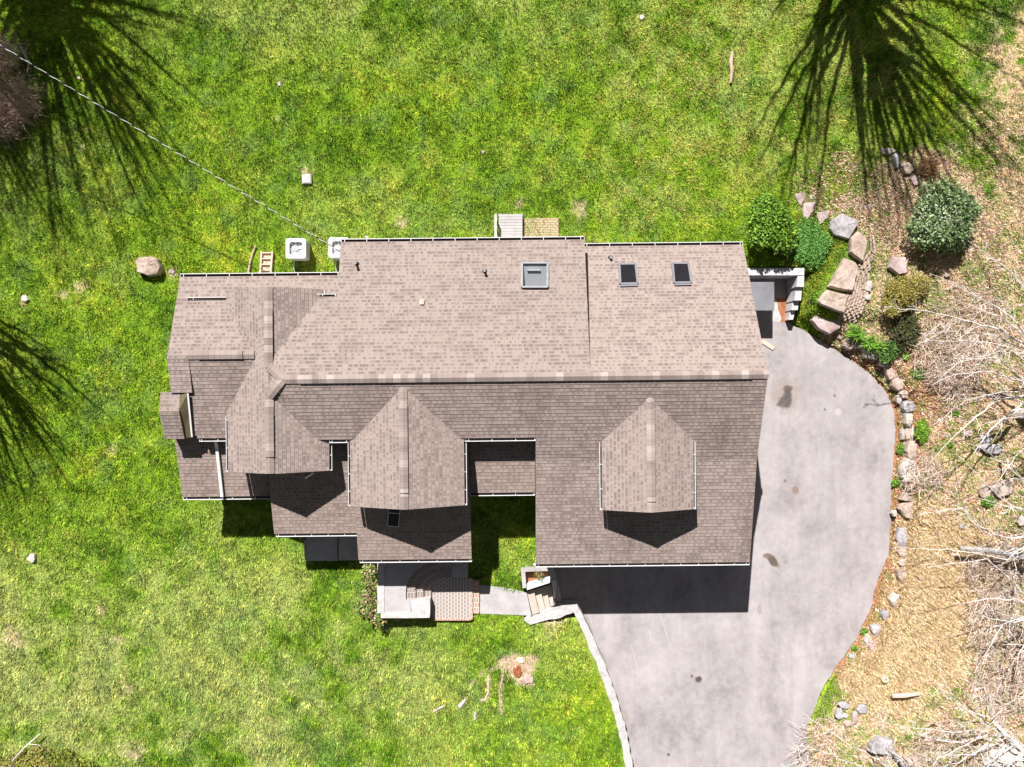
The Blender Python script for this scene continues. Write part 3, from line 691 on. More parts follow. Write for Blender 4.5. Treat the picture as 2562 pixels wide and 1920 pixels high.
prism_v([(uw+.25,-.1),(uw+.25,4.6),(uN,zN-th),(ue-.2,4.6),(ue-.2,-.1)],1.96,3.25)
prism_v([(uw+.3,2.),(uw+.3,4.6),(uN,zN-th),(ue-.3,4.6),(ue-.3,2.)],-3.3,-.8)
prism_v([(u2-1.95,-.1),(u2-1.95,4.72),(u2,z2-th),(u2+1.95,4.72),(u2+1.95,-.1)],1.97,4.55)
prism_v([(u3-1.5,3.5),(u3-1.5,4.75),(u3,z3-th),(u3+1.5,4.75),(u3+1.5,3.5)],1.98,4.8)
for (u0,u1,vv,zt) in ((a1[0]+.35,a2[0]-.2,L1v-.35,3.2),(a2[0]+.1,b2[0]-.1,L2v-.45,3.1),(b2[0]+.3,c2[0]-.4,L3v-1.2,3.4),(c2[0]+.05,1.0,L4v-.35,3.45)):
    mb=MB(); mb.prism([HW(u0,1.9,zt),HW(u1,1.9,zt),HW(u1,vv,zt),HW(u0,vv,zt)],-.1); mb.build('wall',M['siding'],house)
# garage doors, white panelled, set in the front wall
for uc in (3.3,7.0):
    mb=MB(); mb.box(HW(uc,7.09,1.1),(2.7,.06,2.2),TH)
    for r_ in range(4):
        for c_ in range(4): mb.box(HW(uc-1.0+c_*.67,7.125,.3+r_*.53),(.55,.02,.4),TH)
    mb.build('garage_door',M['white'],house)
# ---- chimney with its own shingled gable cap
mb=MB()
cx0,cx1=-13.23,-12.50; yN,yR,yS=-.33,-1.05,-2.10; ztN,ztR,ztS=4.92,5.02,4.58
yk=lambda y: y
for xx in (cx0+.05,cx1):
    mb.face([(xx,yN-.03,-.1),(xx,yS+.03,-.1),(xx,yS+.03,ztS-.03),(xx,yR,ztR-.03),(xx,yN-.03,ztN-.03)][::(1 if xx==cx1 else -1)])
mb.face([(cx0+.05,yN-.03,-.1),(cx1,yN-.03,-.1),(cx1,yN-.03,ztN-.03),(cx0+.05,yN-.03,ztN-.03)]); mb.face([(cx0+.05,yS+.03,-.1),(cx0+.05,yS+.03,ztS-.03),(cx1,yS+.03,ztS-.03),(cx1,yS+.03,-.1)])
mb.face([(cx1-.02,yN-.03,ztN-.02),(cx1-.02,yR,ztR-.02),(-12.21,yR,4.80),(-12.17,yN-.03,5.00)][::-1],1); mb.face([(cx1-.02,yR,ztR-.02),(cx1-.02,yS+.03,ztS-.02),(-12.25,yS+.03,4.46),(-12.21,yR,4.80)][::-1],1)
ch=mb.build('chimney',[M['cream'],M['olive']],house)
def sub(ob,parent): ob.parent=parent; return ob
sub(roof([(cx0,yN,ztN),(cx1+.02,yN,ztN),(cx1+.02,yR,ztR),(cx0,yR,ztR)],M['sh'],name='chimney_roof',thick=.05,seed=30),ch)
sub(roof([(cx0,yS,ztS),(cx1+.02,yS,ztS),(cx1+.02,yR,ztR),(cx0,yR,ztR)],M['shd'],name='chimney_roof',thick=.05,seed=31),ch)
mb=MB(); f0=on(472,985,lambda u,v: zL-SLf*(v-vL)+.02,4.9); f1=on(481,1093,lambda u,v: zL-SLf*(v-vL)+.02,4.5)
mb.bar((-12.15,f0.y,5.03),(-12.23,f1.y,4.50),.06,.03); sub(mb.build('flashing',M['white']),ch)
# ---- big skylight
def rectframe(mb,q,w,h,m=0,nrm=None):
    n=len(q)
    for i in range(n): mb.bar(q[i],q[(i+1)%n],w,h,m,up=nrm)
def quad_n(q):
    n=(q[1]-q[0]).cross(q[2]-q[1]).normalized(); return n if n.z>0 else -n
nq=quad_n(skyq); mb=MB(); up_=nq*.05
rectframe(mb,[p+up_ for p in skyq],.07,.13,0,nq); sk=mb.build('skylight',M['frame'],house); sk['label']='large square skylight with pale room below'
mb=MB(); mb.face([p+nq*.08 for p in skyq]); mb.build('pane',M['glass'],sk)
mb=MB(); ct=sum(skyq,Vector())/4; dn=Vector((0,0,-1))
bt=[Vector((p.x,p.y,4.4)) for p in skyq]
for i in range(4): mb.face([skyq[i],skyq[(i+1)%4],bt[(i+1)%4],bt[i]])
mb.face(bt,1)
mb.box((bt[0].x+.45,bt[0].y-.25,4.46),(.5,.06,.1),m=1)
M['room']=plain('room_wall_paint',(.34,.34,.35),.9); M['tile']=brickmat('pale_floor_tile',(.72,.72,.68),(.70,.70,.66),(.42,.42,.42),.2,.2,.006)
mb.build('shaft',[M['room'],M['tile']],sk)
# ---- small skylights
for k,(pts,lab) in enumerate(((((1549,664),(1589,663.5),(1594.5,712),(1551.5,713)),'dark skylight on the right wing, nearer the vent pipe'),(((1682,662),(1721,662),(1728.5,709.5),(1686,710.5)),'dark skylight nearest the right end of the roof'))):
    q=[on(x,y,zB2,4.4) for x,y in pts]; nq=quad_n(q); mb=MB(); rectframe(mb,[p+nq*.04 for p in q],.075,.11,0,nq); mb.bar(q[2]+nq*.05-n_out*.05,q[3]+nq*.05-n_out*.05,.14,.09,0,nq)
    s_=mb.build('skylight',M['frame'],house); s_['label']=lab
    mb=MB(); mb.face([p+nq*.075 for p in q]); mb.build('pane',M['darkglass'],s_)
    c=(q[2]+q[3])/2; mb=MB(); mb.box(c-n_out*.14+nq*.035,(.3-.08*k,.05,.02),TH); mb.build('sealant',M['copper'],s_)
# dark skylight with white frame on the porch roof
q=[onL(x,y,L3v,3.2,.27,.05) for x,y in ((974,1274),(1004,1275),(997,1318),(970,1315))]; q=[q[0]+Vector((0,.25,0.07)),q[1]+Vector((0,.25,.07)),q[2],q[3]]
nq=quad_n(q); mb=MB(); rectframe(mb,[p+nq*.03 for p in q],.022,.03,0,nq)
mm=[q[0].lerp(q[3],.42)+nq*.03,q[1].lerp(q[2],.42)+nq*.03]; mb.bar(mm[0],mm[1],.022,.03,0,nq)
s_=mb.build('roof_window',M['white'],house); s_['label']='small dark roof window in thin white frame below the gable'
mb=MB(); mb.face([p+nq*.02 for p in q]); mb.build('pane',M['darkglass'],s_)
# ---- vents
for (x,y,zf_,h_,lab) in ((893,662,zB1,.32,0),(1213,680,zB1,.26,0),(1527,646,zB2,.16,0)):
    p=on(x,y,zf_,4.4); mb=MB(); mb.tube([p,p+Vector((0,0,h_))],.045,10); mb.tube([p+Vector((0,0,0)),p+Vector((0,0,.05))],[.11,.06],10)
    mb.tube([p+Vector((0,0,h_+.001)),p+Vector((0,0,h_+.03))],.06,10,1)
    mb.build('vent_pipe',[M['black'],M['greymetal']],house)
p=on(1056,757,zB1,5.); mb=MB(); mb.box(p+Vector((0,0,.06)),(.15,.17,.1),TH); mb.box(p+Vector((0,0,.02)),(.2,.22,.03),TH); mb.build('box_vent',M['pinkwood'],house)
# flood light at the garage corner
p=P(1339,1416,3.3); mb=MB(); mb.tube([p+Vector((-.02,.05,0)),p+Vector((-.05,.02,-.1))],.05,8); mb.build('downspout_outlet',M['white'],house)
p=P(917,598,3.95); mb=MB(); mb.tube([P(912,606,3.6),P(917,597,3.8)],.03,6); mb.tube([P(914,592,3.85),P(921,597,3.85)],.04,8); mb.build('service_mast',M['acw'],house)

# =================================================================== WELL beside the garage
well=empty('area_wall',P(1945,680,0)); tag(well,'white concrete retaining wall round the sunken corner beside the house','retaining wall')
def wtop(a,z): return [P(x,y,z) for x,y in a]
mb=MB(); mb.prism(wtop([(1850,671),(2012,671),(2012,689),(1850,689)],1.15),-.1); attach(mb.build('wall_section',M['wellw']),well)
segs=[((1996,689.5),(2012,689.5),(2011,718),(1992,718),1.12),((1992,718.5),(2007,718.5),(2004,752),(1987,752),.95),((1984,752.5),(1999,752.5),(1996,776),(1980,776),.72),((1977,776.5),(1990,776.5),(1984,800),(1974,800),.5)]
for a,b,c,d,z in segs:
    mb=MB(); mb.prism(wtop([a,b,c,d],z),-.1); attach(mb.build('wall_section',M['wellw']),well)
can=empty('flat_canopy',P(1900,745,0)); tag(can,'flat grey sheet canopy over the sunken door at the house side','canopy')
mb=MB(); mb.prism(wtop([(1800,706),(1937,706),(1937,777),(1800,777)],1.25),1.2); attach(mb.build('roof_sheet',M['greymetal']),can)
for x,y in ((1933,709),(1933,773)):
    p=P(x,y,0); q_=P(x,y,1.2); mb=MB(); mb.bar((q_.x,q_.y,.02),(q_.x,q_.y,1.2),.07); attach(mb.build('post',M['greymetal']),can)
mb=MB(); mb.prism([P(x,y,.012) for x,y in ((1928,745),(1935,742),(1944,752),(1947,775),(1955,797),(1951,806),(1928,805))],-.02); tag(mb.build('floor_patch',M['concw']),kind='structure')
mb=MB(); mb.prism([P(x,y,.008) for x,y in ((1936,745),(1973,746),(1972,807),(1952,806))],-.02); tag(mb.build('soil',M['mulch']),kind='structure')
p=P(1921,863,.03); mb=MB(); mb.box((p.x,p.y,.035),(.62,.17,.04),R(-33)); tag(mb.build('board',M['pinkwood']),'short pale plank lying on the driveway beside the roof edge','plank')

# =================================================================== FRONT PORCH
zP=1.65; zLd=1.2
porch=empty('front_porch',P(1050,1460,1)); tag(porch,'concrete front porch with curved brick steps down to a brick landing','porch')
def top(a,z): return [P(x,y,z) for x,y in a]
def pp(mb,pts,z,zb=.6,m=0): mb.prism(top(pts,z),zb,m)
# slab with curved bite for the steps
ce=(1130.5,1478.)
def arc(rx,ry,a0,a1,n=14): return [(ce[0]-rx*math.cos(a0+(a1-a0)*i/n),ce[1]-ry*math.sin(a0+(a1-a0)*i/n)) for i in range(n+1)]
rings=[(115,80),(92,63),(72,49),(53,36)]
mb=MB()
outer=arc(*rings[0],0,R(90))
for i in range(len(outer)-1):      # slab strips between the left side and the curve
    (xa,ya),(xb,yb)=outer[i],outer[i+1]; mb.prism(top([(961,ya),(961,yb),(xb,yb),(xa,ya)],zP),.6,bottom=False)
pp(mb,[(961,ya:=1360),(1130.5,1360),(1130.5,1398),(961,1398)],zP-.002)
pp(mb,[(961,1478.3),(1015.5,1478.3),(1015.5,1534.8),(961,1534.8)],zP)
pp(mb,[(1015.5,1501),(1027.8,1501),(1027.8,1534.5),(1015.5,1534.5)],zP)
attach(mb.build('slab',M['conc']),porch)
mb=MB(); pp(mb,[(944,1392),(961,1392),(961,1535),(944,1535)],zP+.03); pp(mb,[(955,1409),(962.5,1409),(962.5,1420),(955,1420)],zP+.12); attach(mb.build('parapet',M['concw']),porch)
mb=MB(); pp(mb,[(953,1535),(1030,1534),(1030,1547),(953,1547)],zP+.05,.6); attach(mb.build('parapet',M['concw']),porch)
mb=MB(); pp(mb,[(1028,1501),(1076,1500),(1075,1546),(1030,1547)],zP+.09,.6,0)
for gx0,gy0 in ((1031,1503),(1042,1503),(1053,1503),(1064,1503),(1066,1514),(1066,1525),(1031,1514)):
    pp(mb,[(gx0,gy0),(gx0+9.5,gy0),(gx0+9.5,gy0+9),(gx0,gy0+9)],zP+.094,zP+.05,1)
attach(mb.build('pedestal',[M['concw'],M['slate']]),porch)
hs=[1.55,1.43,1.31]
for k in range(3):
    mb=MB(); o_=arc(*rings[k],0,R(90),18); i_=arc(*rings[k+1],0,R(90),18); z=hs[k]; acc=0
    for j in range(18):
        A=P(*o_[j],z);B=P(*o_[j+1],z);C=P(*i_[j+1],z);D=P(*i_[j],z); L=(B-A).length
        wid=(A-D).length
        mb.face([A,D,C,B],0,[(acc,0),(acc,wid),(acc+L,wid),(acc+L,0)])
        mb.face([D,C,Vector((C.x,C.y,.7)),Vector((D.x,D.y,.7))],0,[(acc,0),(acc+L,0),(acc+L,.5),(acc,.5)])
        acc+=L
    A=P(*o_[18],z);B=P(*i_[18],z); mb.face([A,B,Vector((B.x,B.y,.7)),Vector((A.x,A.y,.7))],0,[(0,0),(.4,0),(.4,.4),(0,.4)])
    x0,x1=[(1015.7,1040),(1040.5,1059),(1059.5,1079)][k]
    mb.prism(top([(x0,1478),(x1,1478),(x1,1500.5),(x0,1500)],z-.001),.7)
    attach(mb.build('step',M['stepbrick']),porch)
mb=MB(); pp(mb,[(1079,1478.2),(1180,1478.2),(1181,1551),(1083,1551)],zLd,.7); 
ii=arc(*rings[3],0,R(90),12)
for i in range(12): mb.prism(top([ii[i],(ii[i][0],1478.1),(ii[i+1][0],1478.1),ii[i+1]],zLd),.7,bottom=False)
pp(mb,[(1130.6,1448),(1181,1448),(1181,1478.1),(1130.6,1478.1)],zLd,.7)
attach(mb.build('landing',M['paver']),porch)
mb=MB(); pp(mb,[(1177.5,1449),(1182.5,1449),(1182.5,1551),(1177.5,1551)],zLd+.004,.7); pp(mb,[(1083,1547.5),(1177.3,1547.5),(1177.3,1553),(1083,1553)],zLd+.004,.7); attach(mb.build('border',M['redbrick']),porch)
mb=MB(); pp(mb,[(1183,1452),(1199,1453),(1199,1536),(1183,1535)],1.12,.7); attach(mb.build('step',M['redbrick']),porch)
mb=MB(); pp(mb,[(1131,1380),(1170,1380),(1170,1447),(1131,1447)],zLd+.05,.7); attach(mb.build('slab',M['conc']),porch)
mb=MB(); mb.prism(top([(1199.3,1464),(1240,1468),(1290,1475),(1318,1485),(1330,1541),(1262,1538),(1199.3,1536)],1.03),.8); tag(mb.build('path',M['conc']),kind='structure')
# patio slabs left of the porch
pt=empty('patio',P(830,1370,1)); tag(pt,'raised grey patio of two slabs tucked below the mid front gutter','patio')
mb=MB(); pp(mb,[(768,1310),(844,1310),(844,1404),(765,1404)],1.33,.7); attach(mb.build('slab',M['conc']),pt)
mb=MB(); pp(mb,[(847,1310),(900,1310),(900,1402),(847,1403)],1.335,.7); attach(mb.build('slab',M['conc']),pt)
mb=MB(); pp(mb,[(760,1352),(765,1355),(765,1402),(762,1402)],1.345,.7); attach(mb.build('kerb',M['concw']),pt)
# back stoop and brick patch
st=empty('back_stoop',P(1272,570,1)); tag(st,'small grey plank stoop with a side rail at the back wall','stoop')
mb=MB()
for i in range(9): 
    y=536+i*7.2; mb.prism(top([(1248,y),(1307,y),(1307,y+6.6),(1248,y+6.6)],1.35),1.28)
for x,y in ((1250,538),(1305,538)): q_=P(x,y,1.3); mb.box((q_.x,q_.y,1.1),(.1,.1,.35))
attach(mb.build('deck',M['conc']),st)
mb=MB(); a_=P(1240,536,1.9); b_=P(1240,606,1.9); mb.bar(a_,b_,.1,.05)
for y in (537,560,583,603): q_=P(1240,y,1.9); mb.bar((q_.x,q_.y,1.0),(q_.x,q_.y,1.9),.05)
attach(mb.build('rail',M['concw']),st)
mb=MB(); mb.prism(top([(1309,547),(1397,546),(1398,615),(1309,615)],1.045),.9); tag(mb.build('paving',M['patio']),kind='structure')
# =================================================================== PLANTER, STAIRS, RETAINING WALL
pl=empty('planter',P(1345,1450,1)); tag(pl,'concrete box planter with a small plant at the garage corner','planter')
for pts,z in (([(1303,1424),(1313.5,1424),(1317,1472),(1307,1472)],1.28),([(1313.6,1422),(1374,1421),(1374,1429),(1314,1431)],1.28),([(1374.2,1422),(1385,1422),(1393,1450),(1377,1449.5)],1.2)):
    mb=MB(); mb.prism(top(pts,z),.0); attach(mb.build('rim',M['conc']),pl)
mb=MB(); mb.prism(top([(1317.5,1463),(1376,1446),(1377,1458),(1318,1477)],1.18),.0); attach(mb.build('rim',M['slate']),pl)
mb=MB(); mb.prism(top([(1313,1429),(1375,1429),(1377,1452),(1317,1466)],.85),.2); attach(mb.build('soil',M['mulch']),pl)
stairs=empty('concrete_stairs',P(1350,1505,0)); tag(stairs,'tan concrete stairs descending from the path to the driveway','stairs')
SX=[[(1318,1481),(1335.4,1477),(1349,1533),(1332,1539)],[(1335.6,1477),(1351,1472),(1365.3,1528),(1349.2,1533)],[(1351.2,1472),(1366,1468),(1377.3,1522),(1365.5,1528)],[(1366.2,1468),(1379,1462),(1386,1518),(1377.5,1522)]]
for k,pts in enumerate(SX):
    mb=MB(); mb.prism(top(pts,.86-.2*k),-.05); attach(mb.build('step',M['concy']),stairs)
mb=MB(); mb.prism([P(1379.3,1452,1.1),P(1393,1450,1.1),P(1393,1470,1.05),P(1389,1497,.5),P(1386.3,1500,.5)],-.05); attach(mb.build('side_wall',M['concw']),stairs)
mb=MB(); mb.prism([P(1393.3,1452,.5),P(1397,1465,.45),P(1408,1512,.05),P(1388,1519,.05),P(1389.5,1497,.4)],-.05); attach(mb.build('ramp',M['concg']),stairs)
def wallstrip(cl,w,zt,zb,name,mat,rough=.02):
    pts=[P(x,y,zt(i)) for i,(x,y) in enumerate(cl)]
    fine=[]; 
    for i in range(len(pts)-1):
        n=max(1,int((pts[i+1]-pts[i]).length/.22))
        for k in range(n): fine.append(pts[i].lerp(pts[i+1],k/n))
    fine.append(pts[-1]); Lp=[];Rp=[]
    for i,p in enumerate(fine):
        d=(fine[min(i+1,len(fine)-1)]-fine[max(i-1,0)]); d.z=0; d.normalize(); s_=Vector((d.y,-d.x,0))
        j=Vector((0,0,random.uniform(-rough,rough)))
        Lp.append(p-s_*(w/2+random.uniform(-rough,rough)*1.3)+j); Rp.append(p+s_*(w/2+random.uniform(-rough,rough)*1.3)+j)
    mb=MB()
    for i in range(len(fine)-1):
        A,B,C,D=Lp[i],Rp[i],Rp[i+1],Lp[i+1]; dn=lambda q:Vector((q.x,q.y,zb))
        mb.face([A,B,C,D]); mb.face([B,dn(B),dn(C),C]); mb.face([D,dn(D),dn(A),A])
    for a,b in ((Lp[0],Rp[0]),(Rp[-1],Lp[-1])): mb.face([a,Vector((a.x,a.y,zb)),Vector((b.x,b.y,zb)),b])
    return mb.build(name,mat)
tag(wallstrip(WALLC,.32,lambda i: 1.1 if i<4 else 1.08-.035*(i-4),-.1,'retaining_wall',M['concw'],.028),'rough whitewashed retaining wall between the front lawn and the driveway','retaining wall')
# =================================================================== AC UNITS
def ac(cx,cy,label,z0=.98,h=.78):
    c=P(cx,cy,z0+h); t=empty('air_conditioner',(c.x,c.y,z0)); tag(t,label,'air conditioner','air conditioners behind the house')
    W_=.43; rr=.1
    def rsq(w,z,r,n=5):
        pts=[]
        for (sx,sy,a0) in ((1,1,0),(-1,1,90),(-1,-1,180),(1,-1,270)):
            for k in range(n+1):
                a=R(a0+90*k/n); pts.append(Vector((c.x+sx*(w-r)+r*math.cos(a),c.y+sy*(w-r)+r*math.sin(a),z)))
        return pts
    mb=MB(); lo=rsq(W_-.02,z0+.03,rr); hi=rsq(W_-.02,z0+h-.05,rr); n=len(lo)
    for i in range(n): mb.face([lo[i],lo[(i+1)%n],hi[(i+1)%n],hi[i]])
    attach(mb.build('cabinet',M['acd']),t)
    mb=MB(); o0=rsq(W_,z0+h-.06,rr); o1=rsq(W_,z0+h-.01,rr); o2=rsq(W_-.02,z0+h,rr)
    cir=[Vector((c.x+.33*math.cos(R(45)*0+2*math.pi*(k+3)/n),c.y+.33*math.sin(2*math.pi*(k+3)/n),z0+h-.005)) for k in range(n)]
    cir=[]
    for p in o2:
        d=Vector((p.x-c.x,p.y-c.y,0)).normalized(); cir.append(Vector((c.x,c.y,z0+h-.008))+d*.34)
    cin=[Vector((q.x,q.y,q.z-.10)) for q in cir]
    for i in range(n):
        j=(i+1)%n
        mb.face([o0[i],o0[j],o1[j],o1[i]]); mb.face([o1[i],o1[j],o2[j],o2[i]]); mb.face([o2[i],o2[j],cir[j],cir[i]]); mb.face([cir[i],cir[j],cin[j],cin[i]])
    attach(mb.build('top_cover',M['acw'],smooth=False),t)
    mb=MB(); cc=Vector((c.x,c.y,z0+h-.14)); mb.tube([cc-Vector((0,0,.2)),cc+Vector((0,0,.04))],.09,12)
    for k in range(4):
        a0=2*math.pi*k/4+.4; ps=[]
        for (r_,da,dz_) in ((.08,-.4,.02),(.31,-.45,.035),(.32,.42,-.02),(.08,.4,-.01)): ps.append(cc+Vector((r_*math.cos(a0+da),r_*math.sin(a0+da),dz_)))
        mb.face(ps)
    attach(mb.build('fan',M['acw']),t)
    mb=MB(); mb.face([Vector((q.x,q.y,z0+h-.15)) for q in cir]); attach(mb.build('coil',M['acg']),t)
    mb=MB()
    for r_ in (.07,.13,.19,.25,.31):
        pts=[Vector((c.x+r_*math.cos(2*math.pi*k/20),c.y+r_*math.sin(2*math.pi*k/20),z0+h-.006)) for k in range(21)]
        mb.tube(pts,.0035,4,cap=False)
    for k in range(8):
        a=math.pi*k/4; mb.tube([Vector((c.x,c.y,z0+h-.004)),Vector((c.x+.34*math.cos(a),c.y+.34*math.sin(a),z0+h-.004))],.0035,4)
    attach(mb.build('grille',M['acw']),t)
    mb=MB(); mb.box((c.x,c.y,z0+.0),(1.0,1.0,.06)); attach(mb.build('pad',M['conc']),t)
    mb=MB(); p0=Vector((c.x-.25,c.y-.42,z0+.2)); mb.tube([p0,p0+Vector((-.03,-.25,-.05)),p0+Vector((0,-.5,-.12)),p0+Vector((.0,-.9,-.1))],.025,6); attach(mb.build('hose',M['acw']),t)
ac(740,622,'white air conditioner standing clear of the roof edge, its fan fully in view')
ac(847,620,'white air conditioner half hidden under the roof corner')
# ladder and stick
lad=empty('wooden_ladder',P(664,660,1)); tag(lad,'short bleached wooden ladder lying on the grass at the back wall','ladder')
mb=MB()
for x0,x1 in ((655,650),(682,676)): mb.bar(P(x0,630,1.12),P(x1,705,1.12),.07,.1)
attach(mb.build('rail',M['pinkwood']),lad)
for i in range(5):
    y=633+i*14.5; mb=MB(); s_=-.067*(y-630); mb.bar(P(656+s_,y,1.12),P(680+s_,y,1.12),.05,.06); attach(mb.build('rung',M['pinkwood']),lad)
mb=MB(); mb.prism(top([(657,632),(680,632),(674,705),(651,705)],1.06),.95); attach(mb.build('backing_board',M['pinkwood']),lad)
mb=MB(); mb.tube([P(640,614,1.1),P(633,632,1.08),P(626,655,1.08),P(622,678,1.1),P(621,705,1.1)],[.035,.045,.04,.05,.05],6); tag(mb.build('curved_stick',M['wood']),'curved bleached stick lying left of the ladder','stick')
mb=MB(); mb.tube([P(1832,130,1.1),P(1829,155,1.12),P(1831,180,1.12),P(1828,208,1.1)],[.06,.08,.07,.05],8); tag(mb.build('log',M['wood']),'thin brown log lying alone on the upper lawn','log')
mb=MB(); mb.tube([P(30,1905,1.06),P(60,1872,1.1),P(85,1850,1.1),P(102,1835,1.08)],[.02,.03,.03,.015],6); mb.tube([P(72,1862,1.1),P(100,1865,1.08)],[.02,.01],5); tag(mb.build('fallen_branch',M['bark']),'pale forked branch lying at the bottom left corner','branch')
mb=MB(); mb.tube([P(48,108,1.15),P(60,135,1.25),P(72,155,1.2),P(68,185,1.08)],[.02,.035,.035,.015],6); mb.tube([P(60,135,1.25),P(70,112,1.2)],[.02,.008],5); tag(mb.build('fallen_branch',M['bark']),'white forked branch in the tree shade beside the cable','branch')
# white slab in the lawn
mb=MB(); p=P(768,449,1.05); mb.box((p.x,p.y,1.05),(.40,.40,.12),.02); mb.box((p.x,p.y,1.12),(.34,.34,.03),.02); tag(mb.build('utility_cover',M['concw']),'square white access cover set in the back lawn','cover')
# small paper/rag pile by ladder
def rock(name,pts_or_c,label,cat,mat,z0,h,r=None,group=None,seed=0,irreg=.12,flat=.35):
    """irregular stone: outline from points (photo px) or centre/radii, real height h above z0"""
    rn=random.Random(seed*31+5)
    if r is None: out=[P(x,y,z0+h*.6) for x,y in pts_or_c]
    else:
        c=P(*pts_or_c,z0+h*.6); out=[]
        n=rn.choice((5,6,6,7))
        for k in range(n):
            a=2*math.pi*k/n+rn.uniform(-.28,.28); q=1+rn.uniform(-irreg,irreg)*2.0
            out.append(Vector((c.x+r[0]/57*math.cos(a)*q,c.y+r[1]/57*math.sin(a)*q,0)))
    c=sum(out,Vector())/len(out)
    # subdivide outline
    ol=[]
    for i in range(len(out)):
        a,b=out[i],out[(i+1)%len(out)]
        for t in (0,.34,.67): 
            q=a.lerp(b,t); q+=Vector((rn.uniform(-1,1),rn.uniform(-1,1),0))*.018; ol.append(q)
    n=len(ol); mb=MB(); rings_=[]
    for sc,zz in ((.98,-.25),(1.03,.25),(1.02,.66),(.95,.93),(.74,1.0),(.4,1.01)):
        ring=[]
        for q in ol:
            v=Vector((c.x+(q.x-c.x)*sc,c.y+(q.y-c.y)*sc,z0+h*zz+rn.uniform(-.5,.5)*h*.16*(zz>0)))
            ring.append(v)
        rings_.append(ring)
    ci=len(mb.v)
    for ring in rings_: mb.v+= [tuple(q) for q in ring]
    mb.v.append((c.x,c.y,z0+h*1.03))
    for k in range(len(rings_)-1):
        for i in range(n):
            a=k*n+i; b=k*n+(i+1)%n; mb.f.append((a,b,b+n,a+n)); mb.m.append(0); mb.uv+=[(0,0)]*4
    k=len(rings_)-1
    for i in range(n): mb.f.append((k*n+i,k*n+(i+1)%n,(k+1)*n)); mb.m.append(0); mb.uv+=[(0,0)]*3
    # move origin to base
    base=Vector((c.x,c.y,z0)); mb.v=[(a-base.x,b-base.y,d-base.z) for a,b,d in mb.v]
    o=mb.build(name,M[mat]); o.location=base
    for poly in o.data.polygons: poly.use_smooth=True
    o.data.set_sharp_from_angle(angle=R(38))
    tag(o,label,cat,group); return o
def z8(l): return [(1820+x/3.455,440+y/3.455) for x,y in l]
def zc(l): return [(1900+x/3.316,800+y/3.316) for x,y in l]
def zd(l): return [(1900+x/2.674,1300+y/2.674) for x,y in l]
rock('boulder',[(341,655),(352,645),(378,643),(396,650),(405,672),(398,688),(372,691),(346,682)],'round pale boulder on the grass left of the house','boulder','rockt',1.0,.42,seed=1)
rock('stone',(430,679),'small reddish stone between the boulder and the house','stone','rockp',1.0,.06,r=(8,8),seed=2)
rock('stone',(80,1398),'round pinkish white stone alone on the lower left lawn','stone','rockw',1.0,.14,r=(10,10),seed=3)
rock('stone',(62,748),'small white stone by a bare spot near the left edge','stone','rockw',1.0,.1,r=(8,8),seed=4)
rock('stone',(1606,44),'small white stone near the top edge of the lawn','stone','rockw',1.0,.1,r=(7,8),seed=5)
rock('stone',(1208,381),'tiny pale stone in the middle of the back lawn','stone','rockp',1.0,.08,r=(5,5),seed=6)
rock('stone',(198,196),'tiny pink stone inside the upper left tree shadow','stone','rockp',1.0,.08,r=(5,7),seed=7)
rock('stone',(699,211),'tiny white stone on a yellow spot of the back lawn','stone','rockw',1.0,.06,r=(4,6),seed=8)
FS=[([(890,400),(985,330),(1120,385),(1125,420),(1045,545),(925,520),(885,460)],'large grey mottled flagstone, uppermost of the big stones','rockg',.22),
 ([(1065,540),(1130,480),(1200,560),(1190,660),(1165,745),(1060,660)],'wedge shaped flagstone just below the large grey one','rockt',.28),
 ([(1010,715),(1110,755),(1120,830),(1075,1000),(875,960),(920,860)],'tall trapezoid flagstone in the middle of the big stones','rockt',.30),
 ([(860,990),(1020,1030),(1025,1080),(1000,1190),(800,1110),(790,1080)],'slanted block flagstone above the lowest oval one','rockt',.30),
 ([(760,1180),(870,1175),(995,1230),(970,1320),(880,1370),(790,1330),(725,1250)],'oval pinkish flagstone, lowest of the big stones','rockp',.28),
 ([(580,165),(665,145),(675,190),(630,265),(600,220)],'thin pink triangular flagstone touching the round shrub','rockp',.12),
 ([(660,240),(770,225),(740,300),(690,380),(650,360)],'narrow grey pink flagstone right of the round shrub','rockp',.14),
 ([(770,320),(885,295),(870,360),(790,430)],'small pink flagstone left of the large grey one','rockp',.12),
 ([(710,165),(755,165),(750,205),(712,200)],'tiny white stone above the narrow flagstone','rockw',.08),
 ([(1140,240),(1175,245),(1170,280),(1145,275)],'tiny pink stone in the tree shadow, left of a pair','rockp',.06),
 ([(1180,255),(1240,250),(1225,318),(1195,300)],'tiny grey pink stone in the tree shadow, right of a pair','rockp',.08),
 ([(1395,790),(1430,700),(1540,710),(1545,840),(1480,860)],'flat pinkish slab above the yellow green shrub','rockp',.25),
 ([(700,1075),(745,1070),(745,1120),(710,1115)],'tiny pink stone in the bed between well and flagstones','rockp',.08),
 ([(950,1350),(1005,1320),(1010,1370),(975,1420),(945,1405)],'small upright stone below the oval flagstone','rockt',.2),
 ([(1370,570),(1410,555),(1430,590),(1390,610)],'tiny pink stone right of the brick edging','rockp',.05),
 ([(590,600),(625,585),(630,620),(600,630)],'tiny pink stone under the round shrub','rockp',.05)]
for k,(pts,lab,mt,h) in enumerate(FS):
    q=sum((P(*p,1.0) for p in z8(pts)),Vector())/len(pts); g=float(gz(np.array([q.x]),np.array([q.y]))[0])
    rock('flagstone' if h>.1 else 'stone',z8(pts),lab,'stone',mt,g+(.06 if h>.2 else -.03),h,seed=40+k,group='stones in the planted bed')
